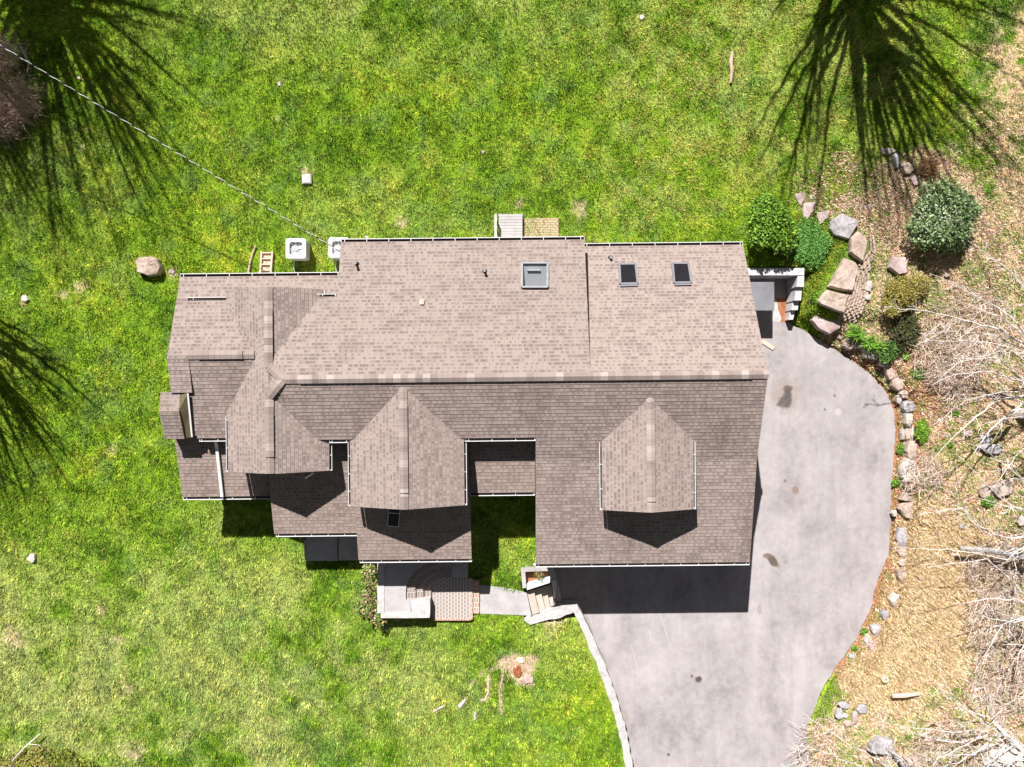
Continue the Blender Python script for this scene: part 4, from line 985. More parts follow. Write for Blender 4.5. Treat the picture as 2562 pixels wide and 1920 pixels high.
US=[((1925,378),(19,8),'rockw','white pointed stone at the top of the short curved row',.2),((1938,398),(10,16),'rockg','grey stone second in the short curved row',.25),((1955,424),(14,16),'rockt','brown grey stone third in the short curved row',.25),((1968,443),(14,10),'rockp','pink stone at the lower end of the short curved row',.18)]
US=[((2219,379),(19,8),)+US[0][2:],((2241,402),(11,17))+US[1][2:],((2270,424),(15,17))+US[2][2:],((2289,450),(14,12))+US[3][2:]]
for k,(c,r_,mt,lab,h) in enumerate(US): rock('stone',c,lab,'stone',mt,1.0,h,r=r_,seed=80+k,group='short curved row of stones')
WS=[((740,200),(14,14),'rockt','brown stone at the top of the driveway stone row, left of the lily clump'),((820,210),(17,12),'rockp','pink stone in the driveway row under the lily leaves'),((925,280),(21,15),'rockw','broad white stone in the driveway row below the lily'),((1035,345),(18,17),'rockw','pale stone with green at its edge, fourth in the driveway row'),((1095,440),(17,17),'rockt','yellowish stone with a dark pit in the driveway row'),((1140,530),(15,19),'rockt','cream stone with thick dark shadow on its left in the driveway row'),((1155,665),(8,12),'rockw','tiny white stone beside the driveway mulch strip'),((1195,620),(14,12),'rockt','dull brown stone between the cream stone and the grey one'),((1245,725),(20,16),'rockg','grey stone with a dark line below it in the driveway row'),((1235,830),(12,20),'rockw','tall narrow white stone in the driveway row'),((1230,940),(9,20),'rockw','slim bright stone, left of a touching pair by the fern'),((1275,945),(8,17),'rockw','slim bright stone, right of a touching pair by the fern'),((1188,950),(5,16),'rockw','thin white sliver of stone beside the mulch strip'),((1275,1080),(20,24),'rockw','big rounded white boulder at the driveway bend'),((1250,1255),(24,27),'rockw','big mottled boulder below the rounded white one'),((1255,1390),(24,10),'rockt','low brown stone under the big mottled boulder'),((1255,1467),(26,12),'rockw','flat wide white stone in the driveway row'),((1250,1590),(28,25),'rockt','large tan slab in the driveway row'),((1118,1612),(7,8),'rockw','small white stone at the asphalt edge')]
for k,(c,r_,mt,lab) in enumerate(WS):
    cc=zc([c])[0]; rock('stone',cc,lab,'stone',('rockt' if (k%3==1 and mt=='rockw') else mt),.16,.30 if r_[0]>9 else .16,r=(r_[0]*1.02,r_[1]*1.08),seed=100+k,group='stone row along the driveway')
WS2=[((958,118),(17,25),'rockg','upright grey stone at the top of the straw bed edge'),((955,222),(15,15),'rockt','brown stone second along the straw bed edge'),((960,290),(15,12),'rockt','dark flat stone third along the straw bed edge'),((955,375),(14,17),'rockt','tan lumpy stone fourth along the straw bed edge'),((905,540),(12,20),'rockw','long pale stone fifth along the straw bed edge'),((840,640),(12,12),'rockg','small grey stone sixth along the straw bed edge'),((780,735),(13,16),'rockg','blue grey stone seventh along the straw bed edge'),((720,810),(9,16),'rockw','thin pale stone eighth along the straw bed edge'),((755,840),(12,14),'rockp','pink stone half buried in straw plants'),((625,920),(11,9),'rockg','last small grey stone along the straw bed edge'),((565,1245),(13,9),'rockg','grey stone at the top of the small stone ring'),((535,1300),(9,12),'rockg','grey stone on the left of the small stone ring'),((575,1315),(6,5),'rockw','small bright white stone inside the stone ring'),((640,1330),(10,16),'rockp','red stone on the right of the stone ring'),((690,1270),(14,11),'rockg','flat grey stone right of the stone ring'),((590,1365),(12,7),'rockt','brown stone at the bottom of the stone ring')]
for k,(c,r_,mt,lab) in enumerate(WS2):
    cc=zd([c])[0]; q=P(*cc,.5); g=float(gz(np.array([q.x]),np.array([q.y]))[0]); rock('stone',cc,lab,'stone',mt,g-.03,.25 if k<10 else .12,r=r_,seed=140+k,group='stones round the straw bed')
def ze(l): return [(2160+x/3.604,940+y/3.604) for x,y in l]
BR=[(ze([(1100,575)])[0],(17,14),'rockg','rounded grey rock under the branches, upper of a pair'),(ze([(1155,660)])[0],(27,15),'rockg','mossy striped rock under the branches, lower of a pair'),(ze([(1270,1010)])[0],(30,22),'rockt','large flat brown rock crossed by branch shadows'),(ze([(1085,1050)])[0],(13,20),'rockt','narrow brown rock left of the large flat one'),(ze([(945,520)])[0],(12,10),'rockp','small pink rock in the leaf litter'),(ze([(880,1355)])[0],(10,9),'rockg','small round grey rock in the straw plants'),(ze([(1430,1310)])[0],(14,11),'rockw','small pale rock at the right edge'),((2210,1870),(34,20),'rockg','long grey boulder at the bottom of the wood'),((2575,1905),(75,42),'rockw','huge pale boulder in the bottom right corner'),((2285,1905),(22,14),'rockt','brown boulder at the bottom edge'),((2505,1900),(40,24),'rockw','pale low boulder left of the huge corner one'),((2370,690),(7,5),'rockw','tiny white stone near the branch tip')]
for k,(c,r_,mt,lab) in enumerate(BR):
    q=P(*c,1.2); g=float(gz(np.array([q.x]),np.array([q.y]))[0]); rock('rock',c,lab,'rock',mt,g-.05,.15+.006*r_[0],r=r_,seed=180+k)
# stump in the lawn and exposed roots
q=P(1296,1678,.9); mb=MB(); pts=[]
n=13
rn=random.Random(4)
ro=[(.28+rn.uniform(-.07,.07)) for _ in range(n)]
for k in range(n):
    a=2*math.pi*k/n
    pts.append((math.cos(a)*ro[k]*.75,math.sin(a)*ro[k]*1.15))
vs=lambda s_,z: [Vector((q.x+x*s_,q.y+y*s_,z+rn.uniform(-.015,.015))) for x,y in pts]
A=vs(.98,.82);B=vs(.85,.985);C=vs(.55,1.0);D=vs(.3,.965)
for r0,r1 in ((A,B),(B,C),(C,D)):
    for i in range(n): mb.face([r0[i],r0[(i+1)%n],r1[(i+1)%n],r1[i]])
mb.face(D); tag(mb.build('tree_stump',M['rust']),'rotten red brown tree stump in a bare patch of the front lawn','stump')
for k,(rt,lab) in enumerate(zip(ROOTS[:5],('long straight exposed root running down from the stump','bent exposed root left of the long straight one','short thick pale root in the front lawn','curved pale root furthest left of the stump','short upright root at the bottom of the front lawn'))):
    gp=[]
    for x,y in rt:
        w_=P(x,y,.95); g=float(gz(np.array([w_.x]),np.array([w_.y]))[0]); gp.append(P(x,y,g+.012))
    rr=[.030,.040,.028,.012][:len(gp)] if k!=2 else [.04,.09]
    mb=MB(); mb.tube(gp,rr if len(rr)==len(gp) else [.04]*len(gp),7); tag(mb.build('root',M['twig'] if k<2 else M['bark']),lab,'root','exposed roots in the front lawn')
for k,(x,y,r_) in enumerate(((1302,1652,12),(1322,1702,16))):
    rock('stone',(x,y),('pale stone just above the stump','pink flat stone below the stump')[k],'stone','rockw' if k==0 else 'rockp',.9,.07,r=(r_,r_*.7),seed=220+k)
# cut log in the straw bed
q=P(2220,1705,1.0); c=zd([(860,1085)])[0]; a_=P(c[0],c[1],1.25); mb=MB(); g=float(gz(np.array([a_.x]),np.array([a_.y]))[0])
mb.tube([(a_.x,a_.y,g-.1),(a_.x,a_.y,g+.28)],[.17,.15],12); mb.tube([(a_.x+.03,a_.y,g+.281),(a_.x+.03,a_.y,g+.284)],.03,8,1); tag(mb.build('cut_stump',[M['pinkwood'],M['black']]),'pale cut post stump with a dark centre in the straw plants','stump')
mb=MB(); mb.tube([P(2232,1742,1.25),P(2262,1741,1.25),P(2300,1736,1.22)],[.09,.1,.07],7); tag(mb.build('log',M['pinkwood']),'split pinkish log lying in the straw plants','log')
# brick edging: curved rows of old bricks
def edging():
    me=None; first=None
    rn=random.Random(9); rows=[]
    for off in (-1.5,-.5,.5,1.5,2.5):
        rows.append(off)
    path=z8([(1250,490),(1255,560),(1262,640),(1215,740),(1175,820),(1150,900),(1140,980),(1120,1060),(1090,1140),(1070,1210),(1050,1250)])
    wid=[.55,.55,.5,.8,1.3,1.6,1.7,1.8,1.8,1.7,1.3]
    pts=[P(x,y,1.12) for x,y in path]; Ls=[0]
    for i in range(len(pts)-1): Ls.append(Ls[-1]+(pts[i+1]-pts[i]).length)
    q=.1
    while q<Ls[-1]:
        i=max(k for k in range(len(pts)-1) if Ls[k]<=q); t=(q-Ls[i])/(Ls[i+1]-Ls[i]); c=pts[i].lerp(pts[i+1],t); d=(pts[i+1]-pts[i]).normalized(); w=(wid[i]*(1-t)+wid[i+1]*t)*.52
        turn=0 if i<6 else -.30*(i+t-6)/4
        ns=max(2,int(w/.105)); side=Vector((d.y,-d.x,0))
        for s_ in range(ns):
            o=((s_+.5)/ns-.5)*w
            p=c-side*o+d*(.10*(s_%2)-.35*abs(turn)*o*3)
            if first is None:
                mb=MB(); mb.box((0,0,0),(.085,.19,.10)); mb.box((0,0,.052),(.065,.17,.006)); first=mb.build('edging_brick',M['edgebrick']); ob=first
            else: ob=first.copy(); COL.objects.link(ob)
            g=float(gz(np.array([p.x]),np.array([p.y]))[0])
            ob.location=(p.x,p.y,g+.045+rn.uniform(-.015,.025)); ob.rotation_euler=(rn.uniform(-.08,.08),rn.uniform(-.08,.08),math.atan2(-d.x,d.y)+rn.uniform(-.09,.09)+turn)
            tag(ob,'weathered brick in the curved brick edging beside the big flagstones','brick','bricks of the curved edging')
        q+=.205
edging()
for k,(x,y) in enumerate(z8([(1215,980),(1215,1050),(1225,940)])):
    q=P(x,y,1.1); ob=rock('stone',(x,y),('square white block at the brick edging, middle of three','square white block at the brick edging, lowest of three','square white block at the brick edging, uppermost of three')[k],'stone','rockw',float(gz(np.array([q.x]),np.array([q.y]))[0]),.16,r=(8,9),seed=230+k)

# =================================================================== CABLE
cb=empty('service_cable',P(400,360,5)); tag(cb,'twisted black and silver overhead cable running from upper left to the house','cable')
e0=P(-900,-434,8.6); e1=P(858,634,3.95)
def cpt(t):
    a=e0.lerp(e1,t); a.z-=1.0*4*t*(1-t)*.25; return a
# straighten in plan; gentle sag
n=2600; pa=[];pb=[]; d=(e1-e0).normalized(); x_=d.cross(Vector((0,0,1))).normalized(); z_=x_.cross(d)
Ltot=(e1-e0).length
for i in range(n+1):
    t=i/n; c=cpt(t); a=2*math.pi*t*Ltot/.55
    o_=x_*math.cos(a)*.012+z_*math.sin(a)*.012; pa.append(c+o_); pb.append(c-o_)
mb=MB(); mb.tube(pa,.011,5); attach(mb.build('bare_wire',M['white']),cb)
mb=MB(); mb.tube(pb,.013,5); attach(mb.build('insulated_wire',M['black']),cb)
# pole far outside at the upper left, carrying the cable
pb_=P(-900,-434,8.6); mb=MB(); mb.tube([(pb_.x,pb_.y,.8),(pb_.x,pb_.y,9.2)],[.16,.12],12); mb.bar((pb_.x-.8,pb_.y,8.8),(pb_.x+.8,pb_.y,8.8),.1,.12); tag(mb.build('utility_pole',M['barkd']),'wooden utility pole carrying the overhead cable','pole')

# =================================================================== VEGETATION: trees
def limb(mb,pts,r0,r1,rn,depth,sub=1.0,twig=.9,n=5,gen=2,cnt=[0],droop=0,upb=.12,start=0.0):
    """tapered wandering limb through pts with recursive side shoots"""
    P0=[Vector(p) for p in pts]; path=[]
    tot=sum((P0[i+1]-P0[i]).length for i in range(len(P0)-1))
    for i in range(len(P0)-1):
        a,b=P0[i],P0[i+1]; L=(b-a).length; k=max(2,int(L/.35))
        for j in range(k):
            q=a.lerp(b,j/k); s_=.045*min(1,L); 
            if i or j: q=q+Vector((rn.uniform(-1,1),rn.uniform(-1,1),rn.uniform(-1,1)))*s_
            path.append(q)
    path.append(P0[-1]); m=len(path); rad=[r0+(r1-r0)*(i/(m-1))**.8 for i in range(m)]
    mb.tube(path,rad,n,cap=False)
    if gen<=0: return
    step=max(1,int((.34 if gen>=2 else .24)/ .35 * 1)) 
    for i in range(2 if depth==0 else 1,m-1):
        if rn.random()>(.85 if gen>=2 else .8)*sub: continue
        t=i/(m-1)
        if t<start: continue
        p=path[i]; d=(path[i+1]-path[i]).normalized()
        ax=Vector((rn.uniform(-1,1),rn.uniform(-1,1),rn.uniform(-1,1))); ax=(ax-d*ax.dot(d)).normalized()
        ang=rn.uniform(.45,.95); nd=(d*math.cos(ang)+ax*math.sin(ang)); nd.z+=upb; nd.normalize()
        L=twig*(1.25-t)*rn.uniform(.5,1.15)*(1 if gen>=2 else .8)
        e=p+nd*L; mid=p+nd*L*.5+ax*L*.08+Vector((0,0,.04*L))
        limb(mb,[p,mid,e],max(rad[i]*.5,.009),.005,rn,depth+1,sub*.95,twig*.5,4 if gen>=2 else 3,gen-1,upb=upb)
def bare_tree(name,base,limbs,label,r=.16,seed=1,mat='bark',trunk=None,gen=2,twig=1.1,sub=1.0,group='bare trees at the wood edge',extra=13,start=0.):
    rn=random.Random(seed); b=P(*base,1.1); g=float(gz(np.array([b.x]),np.array([b.y]))[0]); bb=Vector((b.x,b.y,g-.1)); t=empty(name,bb); tag(t,label,'tree',group)
    tp=[bb]+[Vector(p) for p in trunk]
    limbs=list(limbs)
    for k in range(extra):
        a=rn.uniform(2.2,4.1); f=rn.uniform(.15,.75); q0=tp[0].lerp(tp[-1],f); Lr=rn.uniform(2.0,5.0); d_=Vector((math.cos(a),math.sin(a),rn.uniform(.05,.35)))
        q1=q0+d_*Lr*.5+Vector((0,0,.15)); q2=q0+d_*Lr+Vector((rn.uniform(-.4,.4),rn.uniform(-.6,.6),.1)); limbs.append(([q0,q1,q2],rn.uniform(.025,.05)))
    mb=MB(); limb(mb,tp,r,r*.45,rn,0,gen=0,n=9); o=attach(mb.build('trunk',M[mat]),t)
    mb=MB()
    for L in limbs:
        limb(mb,L[0],L[1],.008,rn,0,sub,twig,6,gen,start=start)
    attach(mb.build('crown',M[mat]),t)
def tp_(b,h,lean=(0,0)):
    q=P(*b,1.1); return [Vector((q.x+lean[0]*k/3,q.y+lean[1]*k/3,1+h*k/3)) for k in (1,2,3)]
# tree A, upper right
qa=tp_((2600,905),6,(.8,.3)); 
bare_tree('bare_tree',(2600,905),[
 ([P(2600,880,3.2),P(2500,825,3.6),P(2367,789,4.0),P(2276,775,4.2),P(2212,767,4.3)],.06),
 ([P(2600,880,3.6),P(2520,785,4.2),P(2450,745,4.4),P(2390,710,4.6),P(2325,685,4.7)],.05),
 ([P(2610,860,4.4),P(2562,718,5.2),P(2490,650,5.5),P(2422,603,5.6)],.045),
 ([P(2600,890,3.0),P(2480,858,3.3),P(2310,853,3.4)],.03),
 ([P(2600,890,2.6),P(2500,880,3.0),P(2400,905,3.2),P(2350,950,3.2)],.03),
 ([P(2600,890,3.0),P(2480,840,3.4),P(2370,830,3.5),P(2300,835,3.5)],.03),
 ([P(2600,880,4.2),P(2520,800,5.0),P(2440,770,5.2),P(2380,745,5.2)],.035),
 ([P(2610,880,5),P(2640,760,7),P(2640,650,8)],.06)],'bare tree whose long white limbs reach toward the yellow green shrub',.15,1,trunk=qa,twig=1.15)
qb=tp_((2548,1035),6.5,(1.2,.6))
bare_tree('bare_tree',(2548,1035),[
 ([P(2560,990,2.6),P(2493,1004,3.2),P(2410,1070,3.6),P(2371,1106,3.8),P(2335,1150,3.8)],.045),
 ([P(2558,980,3.0),P(2490,985,3.6),P(2420,1000,3.8),P(2340,1060,4.)],.025),
 ([P(2555,1010,2.2),P(2480,1075,2.6),P(2440,1130,2.8)],.06),
 ([P(2570,960,3.4),P(2480,930,4.),P(2390,935,4.2),P(2330,965,4.2)],.035),
 ([P(2570,960,3.4),P(2500,895,4.2),P(2430,900,4.4),P(2360,920,4.5)],.03),
 ([P(2600,950,5),P(2680,900,7),P(2700,820,8)],.07)],'dark trunked bare tree at the right edge beside the rocks',.24,2,mat='bark',trunk=qb,twig=1.15)
qc=tp_((2610,1300),6,(1.0,-.4))
bare_tree('bare_tree',(2610,1300),[
 ([P(2615,1310,3.0),P(2530,1265,3.6),P(2482,1226,3.8),P(2430,1170,4.),P(2395,1140,4.)],.04),
 ([P(2615,1330,3.0),P(2540,1350,3.4),P(2450,1320,3.6),P(2410,1270,3.8),P(2300,1290,4.)],.04),
 ([P(2615,1320,3.2),P(2560,1200,4.),P(2470,1130,4.4),P(2420,1110,4.5)],.035),
 ([P(2615,1330,2.6),P(2520,1400,3.0),P(2396,1378,3.2),P(2238,1369,3.3)],.03),
 ([P(2615,1330,2.6),P(2530,1350,3.),P(2460,1330,3.2),P(2400,1270,3.3),P(2385,1200,3.4)],.025),
 ([P(2630,1320,5),P(2700,1330,7.5)],.07)],'bare tree with tangled white limbs over the tan slab and straw bed',.17,3,trunk=qc,twig=1.2)
qd=tp_((2600,1530),6,(.9,-.6))
bare_tree('bare_tree',(2600,1530),[
 ([P(2600,1530,2.8),P(2540,1500,3.2),P(2470,1500,3.5),P(2380,1510,3.6)],.04),
 ([P(2600,1540,2.8),P(2510,1560,3.2),P(2480,1610,3.4),P(2460,1660,3.5)],.04),
 ([P(2600,1530,3.0),P(2530,1450,3.6),P(2470,1400,3.9),P(2320,1420,4.)],.035),
 ([P(2600,1530,3.0),P(2540,1560,3.4),P(2440,1540,3.6)],.03),
 ([P(2600,1550,2.4),P(2550,1640,2.8),P(2540,1690,3.)],.04),
 ([P(2630,1540,5),P(2700,1600,7.5)],.07)],'bare tree at the right edge above the corner boulders',.17,4,trunk=qd,twig=1.2)
qe=tp_((2500,1830),4.5,(.5,-.8))
bare_tree('bare_tree',(2480,1800),[
 ([P(2480,1790,2.0),P(2450,1730,2.6),P(2440,1680,3.0),P(2445,1640,3.2)],.03),
 ([P(2480,1800,2.0),P(2520,1760,2.6),P(2562,1745,3.0)],.03),
 ([P(2480,1800,1.8),P(2400,1770,2.4),P(2360,1700,2.8),P(2340,1660,3.)],.03),
 ([P(2470,1830,1.8),P(2380,1830,2.4),P(2260,1820,2.8)],.03),
 ([P(2470,1840,1.8),P(2400,1860,2.2),P(2300,1840,2.6),P(2240,1810,2.8)],.03),
 ([P(2480,1850,1.8),P(2440,1890,2.2),P(2330,1885,2.6)],.04),
 ([P(2490,1840,1.8),P(2540,1880,2.4)],.03),
 ([P(2480,1790,2.0),P(2500,1700,2.8),P(2500,1640,3.2)],.03)],'spidery bare sapling by the pale corner boulders',.08,5,trunk=qe,twig=1.15)
qf=tp_((2290,1990),6,(-.2,-1.))
bare_tree('bare_tree',(2290,1990),[
 ([P(2285,1990,2.6),P(2200,1900,3.4),P(2100,1850,3.8),P(2010,1785,4.)],.035),
 ([P(2280,1990,2.6),P(2180,1930,3.4),P(2080,1890,3.8),P(2000,1865,4.)],.03),
 ([P(2290,1980,2.8),P(2230,1900,3.4),P(2215,1830,3.8),P(2200,1770,4.)],.035),
 ([P(2280,1990,3.),P(2130,1960,3.6),P(2020,1925,4.),P(1950,1920,4.)],.03),
 ([P(2290,1980,2.4),P(2260,1900,3.),P(2200,1865,3.2)],.05),
 ([P(2290,1990,3),P(2350,1900,3.8),P(2440,1850,4.),P(2500,1790,4.2)],.035)],'bare tree below the bottom edge whose limbs lean over the driveway',.15,6,trunk=qf,twig=1.2)
# trees outside the frame that throw the big shadows
def vase_tree(base,H,spread,label,seed,nl=16,r=.3,mat='barkd',twig=1.3,gen=2,low=.16,dirn=None,sub=1.0):
    rn=random.Random(seed); b=P(*base,1.0); b.z=.9; L=[]
    for k in range(nl):
        a=2*math.pi*k/nl+rn.uniform(-.2,.2); s_=spread*rn.uniform(.25,1.0); h=H*rn.uniform(.72,1.0)*(1-.18*s_/spread)
        z0=low*H+rn.uniform(0,.25)*H; 
        p0=Vector((b.x,b.y,1+z0)); e=Vector((b.x+math.cos(a)*s_,b.y+math.sin(a)*s_,1+h))
        m1=p0.lerp(e,.35)+Vector((math.cos(a),math.sin(a),0))*s_*.08; m2=p0.lerp(e,.7)+Vector((math.cos(a),math.sin(a),0))*s_*.04
        L.append(([p0,m1,m2,e],r*rn.uniform(.30,.58)))
    bare_tree('bare_tree',base,L,label,r,seed,mat,trunk=[Vector((b.x,b.y,1+H*f)) for f in (.2,.4,.62)],gen=gen,twig=twig,extra=0,sub=sub,start=.38,group='shade trees beyond the frame')
vase_tree((2050,-235),16.5,7.8,'tall many stemmed bare tree beyond the top edge that throws the fan shaped shadow',21,46,.36,twig=3.2,sub=1.0)
vase_tree((-10,-330),17.5,7.2,'tall bare tree beyond the upper left corner that shades the lawn',22,58,.36,twig=3.4,sub=1.0)
vase_tree((-170,-60),13.0,5.4,'second bare tree beyond the upper left corner, behind the dry shrub',24,40,.28,twig=3.)
vase_tree((-165,640),12.0,5.8,'bare tree beyond the left edge that shades the lawn beside the house',23,60,.30,twig=3.1)
# ------------------------------------------------------------------ shrubs
def leaves(n,c,rad,rn,size,zoff=0,hollow=.45,cols=None,name='foliage',lobes=None,elong=1.6):
    """leaf-sized quads through a lumpy crown volume. returns np_mesh object"""
    lob=lobes or [(Vector((0,0,0)),1.0)]
    V=[];C=[]
    r_=np.random.RandomState(rn)
    li=r_.choice(len(lob),n,p=np.array([l[1]**2 for l in lob])/sum(l[1]**2 for l in lob))
    d=r_.normal(size=(n,3)); d/=np.linalg.norm(d,axis=1)[:,None]; d[:,2]=np.abs(d[:,2])*1.0-.15
    rr=hollow+(1-hollow)*r_.rand(n)**.6
    lc=np.array([tuple(l[0]) for l in lob])[li]; lr=np.array([l[1] for l in lob])[li]
    ph=vn(d[:,0]*3+lc[:,0],d[:,1]*3+lc[:,1],2.2,7)*.35+.8
    p=lc*np.array(rad)+d*(rr*lr*ph)[:,None]*np.array(rad)+np.array(c)
    a=r_.normal(size=(n,3)); a[:,2]*=.5; a=a*.9+d*.3; a/=np.linalg.norm(a,axis=1)[:,None]
    nrm=r_.normal(size=(n,3))*.6+d*.5+np.array([0,0,.7]); b=np.cross(nrm,a); b/=np.linalg.norm(b,axis=1)[:,None]+1e-9
    s_=size*(.6+.8*r_.rand(n))[:,None]
    A=p-a*s_*elong*.5; B=p+b*s_*.5; Cc=p+a*s_*elong*.5; D=p-b*s_*.5
    verts=np.stack([A,B,Cc,D],1).reshape(-1,3)
    cols=np.array(cols); ci=r_.randint(0,len(cols),n); cl=cols[ci]*(.75+.5*r_.rand(n))[:,None]
    return verts,np.repeat(cl,4,0)
def shrub(name,cxy,rad,h,label,cat,n,size,cols,seed,z0=None,nstem=7,lobes=None,group=None,hollow=.5,extra=None):
    c=P(*cxy,1.0+h*.6); g=float(gz(np.array([c.x]),np.array([c.y]))[0]) if z0 is None else z0
    for _ in range(2):
        c=P(*cxy,g+h*.6); g=float(gz(np.array([c.x]),np.array([c.y]))[0]) if z0 is None else z0
    t=empty(name,(c.x,c.y,g)); tag(t,label,cat,group)
    v,cl=leaves(n,(c.x,c.y,g+h*.42),(rad[0]/56,rad[1]/56,h*.62),seed,size,cols=cols,lobes=lobes,hollow=hollow)
    if extra is not None: 
        v2,c2=extra(c,g); v=np.concatenate([v,v2]); cl=np.concatenate([cl,c2])
    o=np_mesh('foliage',v,np.arange(len(v)),4,M['litter'],cl); attach(o,t)
    rn=random.Random(seed); mb=MB()
    for k in range(nstem):
        a=rn.uniform(0,6.28); s_=rn.uniform(.2,.75)
        mb.tube([(c.x,c.y,g-.05),(c.x+math.cos(a)*s_*rad[0]/110,c.y+math.sin(a)*s_*rad[1]/110,g+h*.4),(c.x+math.cos(a)*s_*rad[0]/60,c.y+math.sin(a)*s_*rad[1]/60,g+h*.8)],[.03,.02,.008],5)
    attach(mb.build('stem',M['barkd']),t)
def lobset(k,seed,sp=.5,sz=(.4,.7)):
    rn=random.Random(seed); return [(Vector((0,0,0)),.75)]+[(Vector((rn.uniform(-sp,sp),rn.uniform(-sp,sp),rn.uniform(-.1,.5))),rn.uniform(*sz)) for _ in range(k)]
gcols=[(.09,.20,.015),(.16,.31,.025),(.26,.40,.05),(.05,.12,.012)]
shrub('round_shrub',(1936,552),(70,72),1.5,'dense round dark green shrub at the right end of the back wall','shrub',13000,.066,gcols,1,lobes=lobset(9,1))
def flowers(c,g):
    r_=np.random.RandomState(3); n=190; a=r_.rand(n)*6.28; q=np.sqrt(r_.rand(n)); x=c.x-.55+np.cos(a)*q*.85; y=c.y-.15+np.sin(a)*q*.75; z=g+1.42+.35*r_.rand(n)-.45*q
    s_=.034; v=[]
    for i in range(n):
        v+= [(x[i]-s_,y[i],z[i]),(x[i],y[i]-s_,z[i]+.01),(x[i]+s_,y[i],z[i]),(x[i],y[i]+s_,z[i]+.01)]
    return np.array(v),np.tile(np.array((.46,.50,.40)),(n*4,1))
shrub('flowering_shrub',(2372,545),(84,82),1.5,'large grey green shrub with small white flowers near the leafy slope','shrub',13000,.07,[(.15,.24,.08),(.24,.34,.14),(.34,.42,.24),(.08,.13,.04)],2,lobes=lobset(10,5),extra=flowers)
shrub('low_shrub',(2043,608),(52,55),.45,'low feathery green shrub between the round shrub and the flagstones','shrub',8000,.042,[(.12,.28,.05),(.18,.38,.09),(.08,.20,.03)],3,lobes=lobset(7,8,.6))
shrub('golden_shrub',(2262,742),(56,50),.8,'yellow green feathery shrub below the flat slab','shrub',8000,.045,[(.32,.28,.05),(.22,.21,.04),(.40,.31,.09),(.16,.14,.05)],4,lobes=lobset(9,11,.65),hollow=.3)
shrub('dark_shrub',(2270,825),(38,48),.6,'dark leafless thicket shadowed below the yellow green shrub','shrub',1500,.06,[(.06,.05,.03),(.09,.08,.03),(.05,.08,.02)],5,hollow=.2)
shrub('porch_shrub',(925,1500),(36,78),.8,'straggly green and red leaved shrub against the porch side','shrub',2600,.07,[(.12,.22,.03),(.22,.30,.05),(.16,.24,.04),(.36,.20,.12),(.46,.38,.28),(.06,.11,.02)],6,lobes=lobset(9,17,.8,(.25,.5)),hollow=.1,nstem=16)
shrub('leafy_perennial',(2235,880),(34,26),.35,'dark green leafy plants right of the lily clump','plant',1100,.07,[(.06,.13,.02),(.12,.22,.04),(.05,.08,.03)],7,lobes=lobset(6,19,.8),hollow=.1)
shrub('groundcover_clump',(50,1905),(60,34),.3,'yellow green leafy clump at the bottom left corner','plant',1800,.07,[(.26,.27,.05),(.20,.24,.03),(.32,.24,.10)],8,lobes=lobset(8,23,.9),hollow=.1)
shrub('groundcover_clump',(165,1905),(52,30),.35,'yellow green leafy clump beside the bottom left branch','plant',1800,.07,[(.26,.29,.05),(.18,.22,.02),(.10,.12,.02)],9,lobes=lobset(8,29,.9),hollow=.1)
# fern-like mound
shrub('fern_mound',ze([(548,505)])[0],(18,32),.3,'bright green feathery mound right of the slim white stones','plant',2200,.05,[(.14,.27,.02),(.22,.36,.04),(.09,.19,.02)],10,hollow=.1)
shrub('fern_mound',ze([(345,665)])[0],(10,16),.2,'small green tuft left of the big rounded boulder','plant',600,.045,[(.10,.22,.02),(.16,.28,.04)],11,hollow=.1)
for k,(x,y,r_,lab) in enumerate(((2268,894,10,'small bright green tuft below the lily clump'),(2302,936,18,'wide bright green tuft in the bark mulch'),(2232,945,6,'tiny grey green tuft beside the pitted stone'),(2392,980,9,'small grey green tuft under the branches'),(2393,1035,8,'small sage tuft in the leaf litter'),(2165,1582,9,'green tuft on the mulch strip beside the driveway'),(2141,1624,8,'dark green tuft at the driveway edge'),(2347,1123,6,'tiny dark tuft near the brown rocks'),(2378,1115,6,'tiny green tuft right of the dark tuft'),(2475,1255,18,'green mossy clump under the tangled limbs'),(2244,1210,12,'yellow green tuft beside the driveway stones'))):
    shrub('green_tuft',(x,y),(r_,r_*.9),.16,lab,'plant',int(60+r_*r_*2.2),.05,[(.10,.25,.02),(.18,.36,.04),(.07,.15,.02)],30+k,hollow=.05,nstem=3)
# strap leaf plants (daylilies) and dry grasses
def straps(cxy,n,L,w,col,label,seed,name='lily_clump',cat='plant',rise=.35,z0=None,mat='litter',spread=.08,group=None):
    c=P(*cxy,1.15); g=float(gz(np.array([c.x]),np.array([c.y]))[0]) if z0 is None else z0
    r_=np.random.RandomState(seed); V=[];C=[]
    for i in range(n):
        a=r_.rand()*6.28; l=L*(.6+.6*r_.rand()); d=np.array((math.cos(a),math.sin(a),0)); s_=np.array((-d[1],d[0],0)); b=np.array((c.x,c.y,g))+np.array((r_.normal()*spread,r_.normal()*spread,0)); h=rise*(.6+.8*r_.rand())
        pts=[b+d*l*t+np.array((0,0,h*math.sin(math.pi*min(t*.8+.05,1)))) for t in (0,.3,.6,.85,1)]; ws=[w*.6,w,w*.8,w*.5,w*.1]; k=np.array(col[r_.randint(len(col))])*(.8+.4*r_.rand())
        for j in range(4):
            V+= [pts[j]-s_*ws[j]/2,pts[j]+s_*ws[j]/2,pts[j+1]+s_*ws[j+1]/2,pts[j+1]-s_*ws[j+1]/2]; C+=[k]*4
    o=np_mesh(name,np.array(V)-np.array((c.x,c.y,g)),np.arange(len(V)),4,M['litter'],np.array(C)); o.location=(c.x,c.y,g); tag(o,label,cat,group); return o
LC=[(.10,.24,.02),(.16,.34,.03),(.22,.42,.06)]
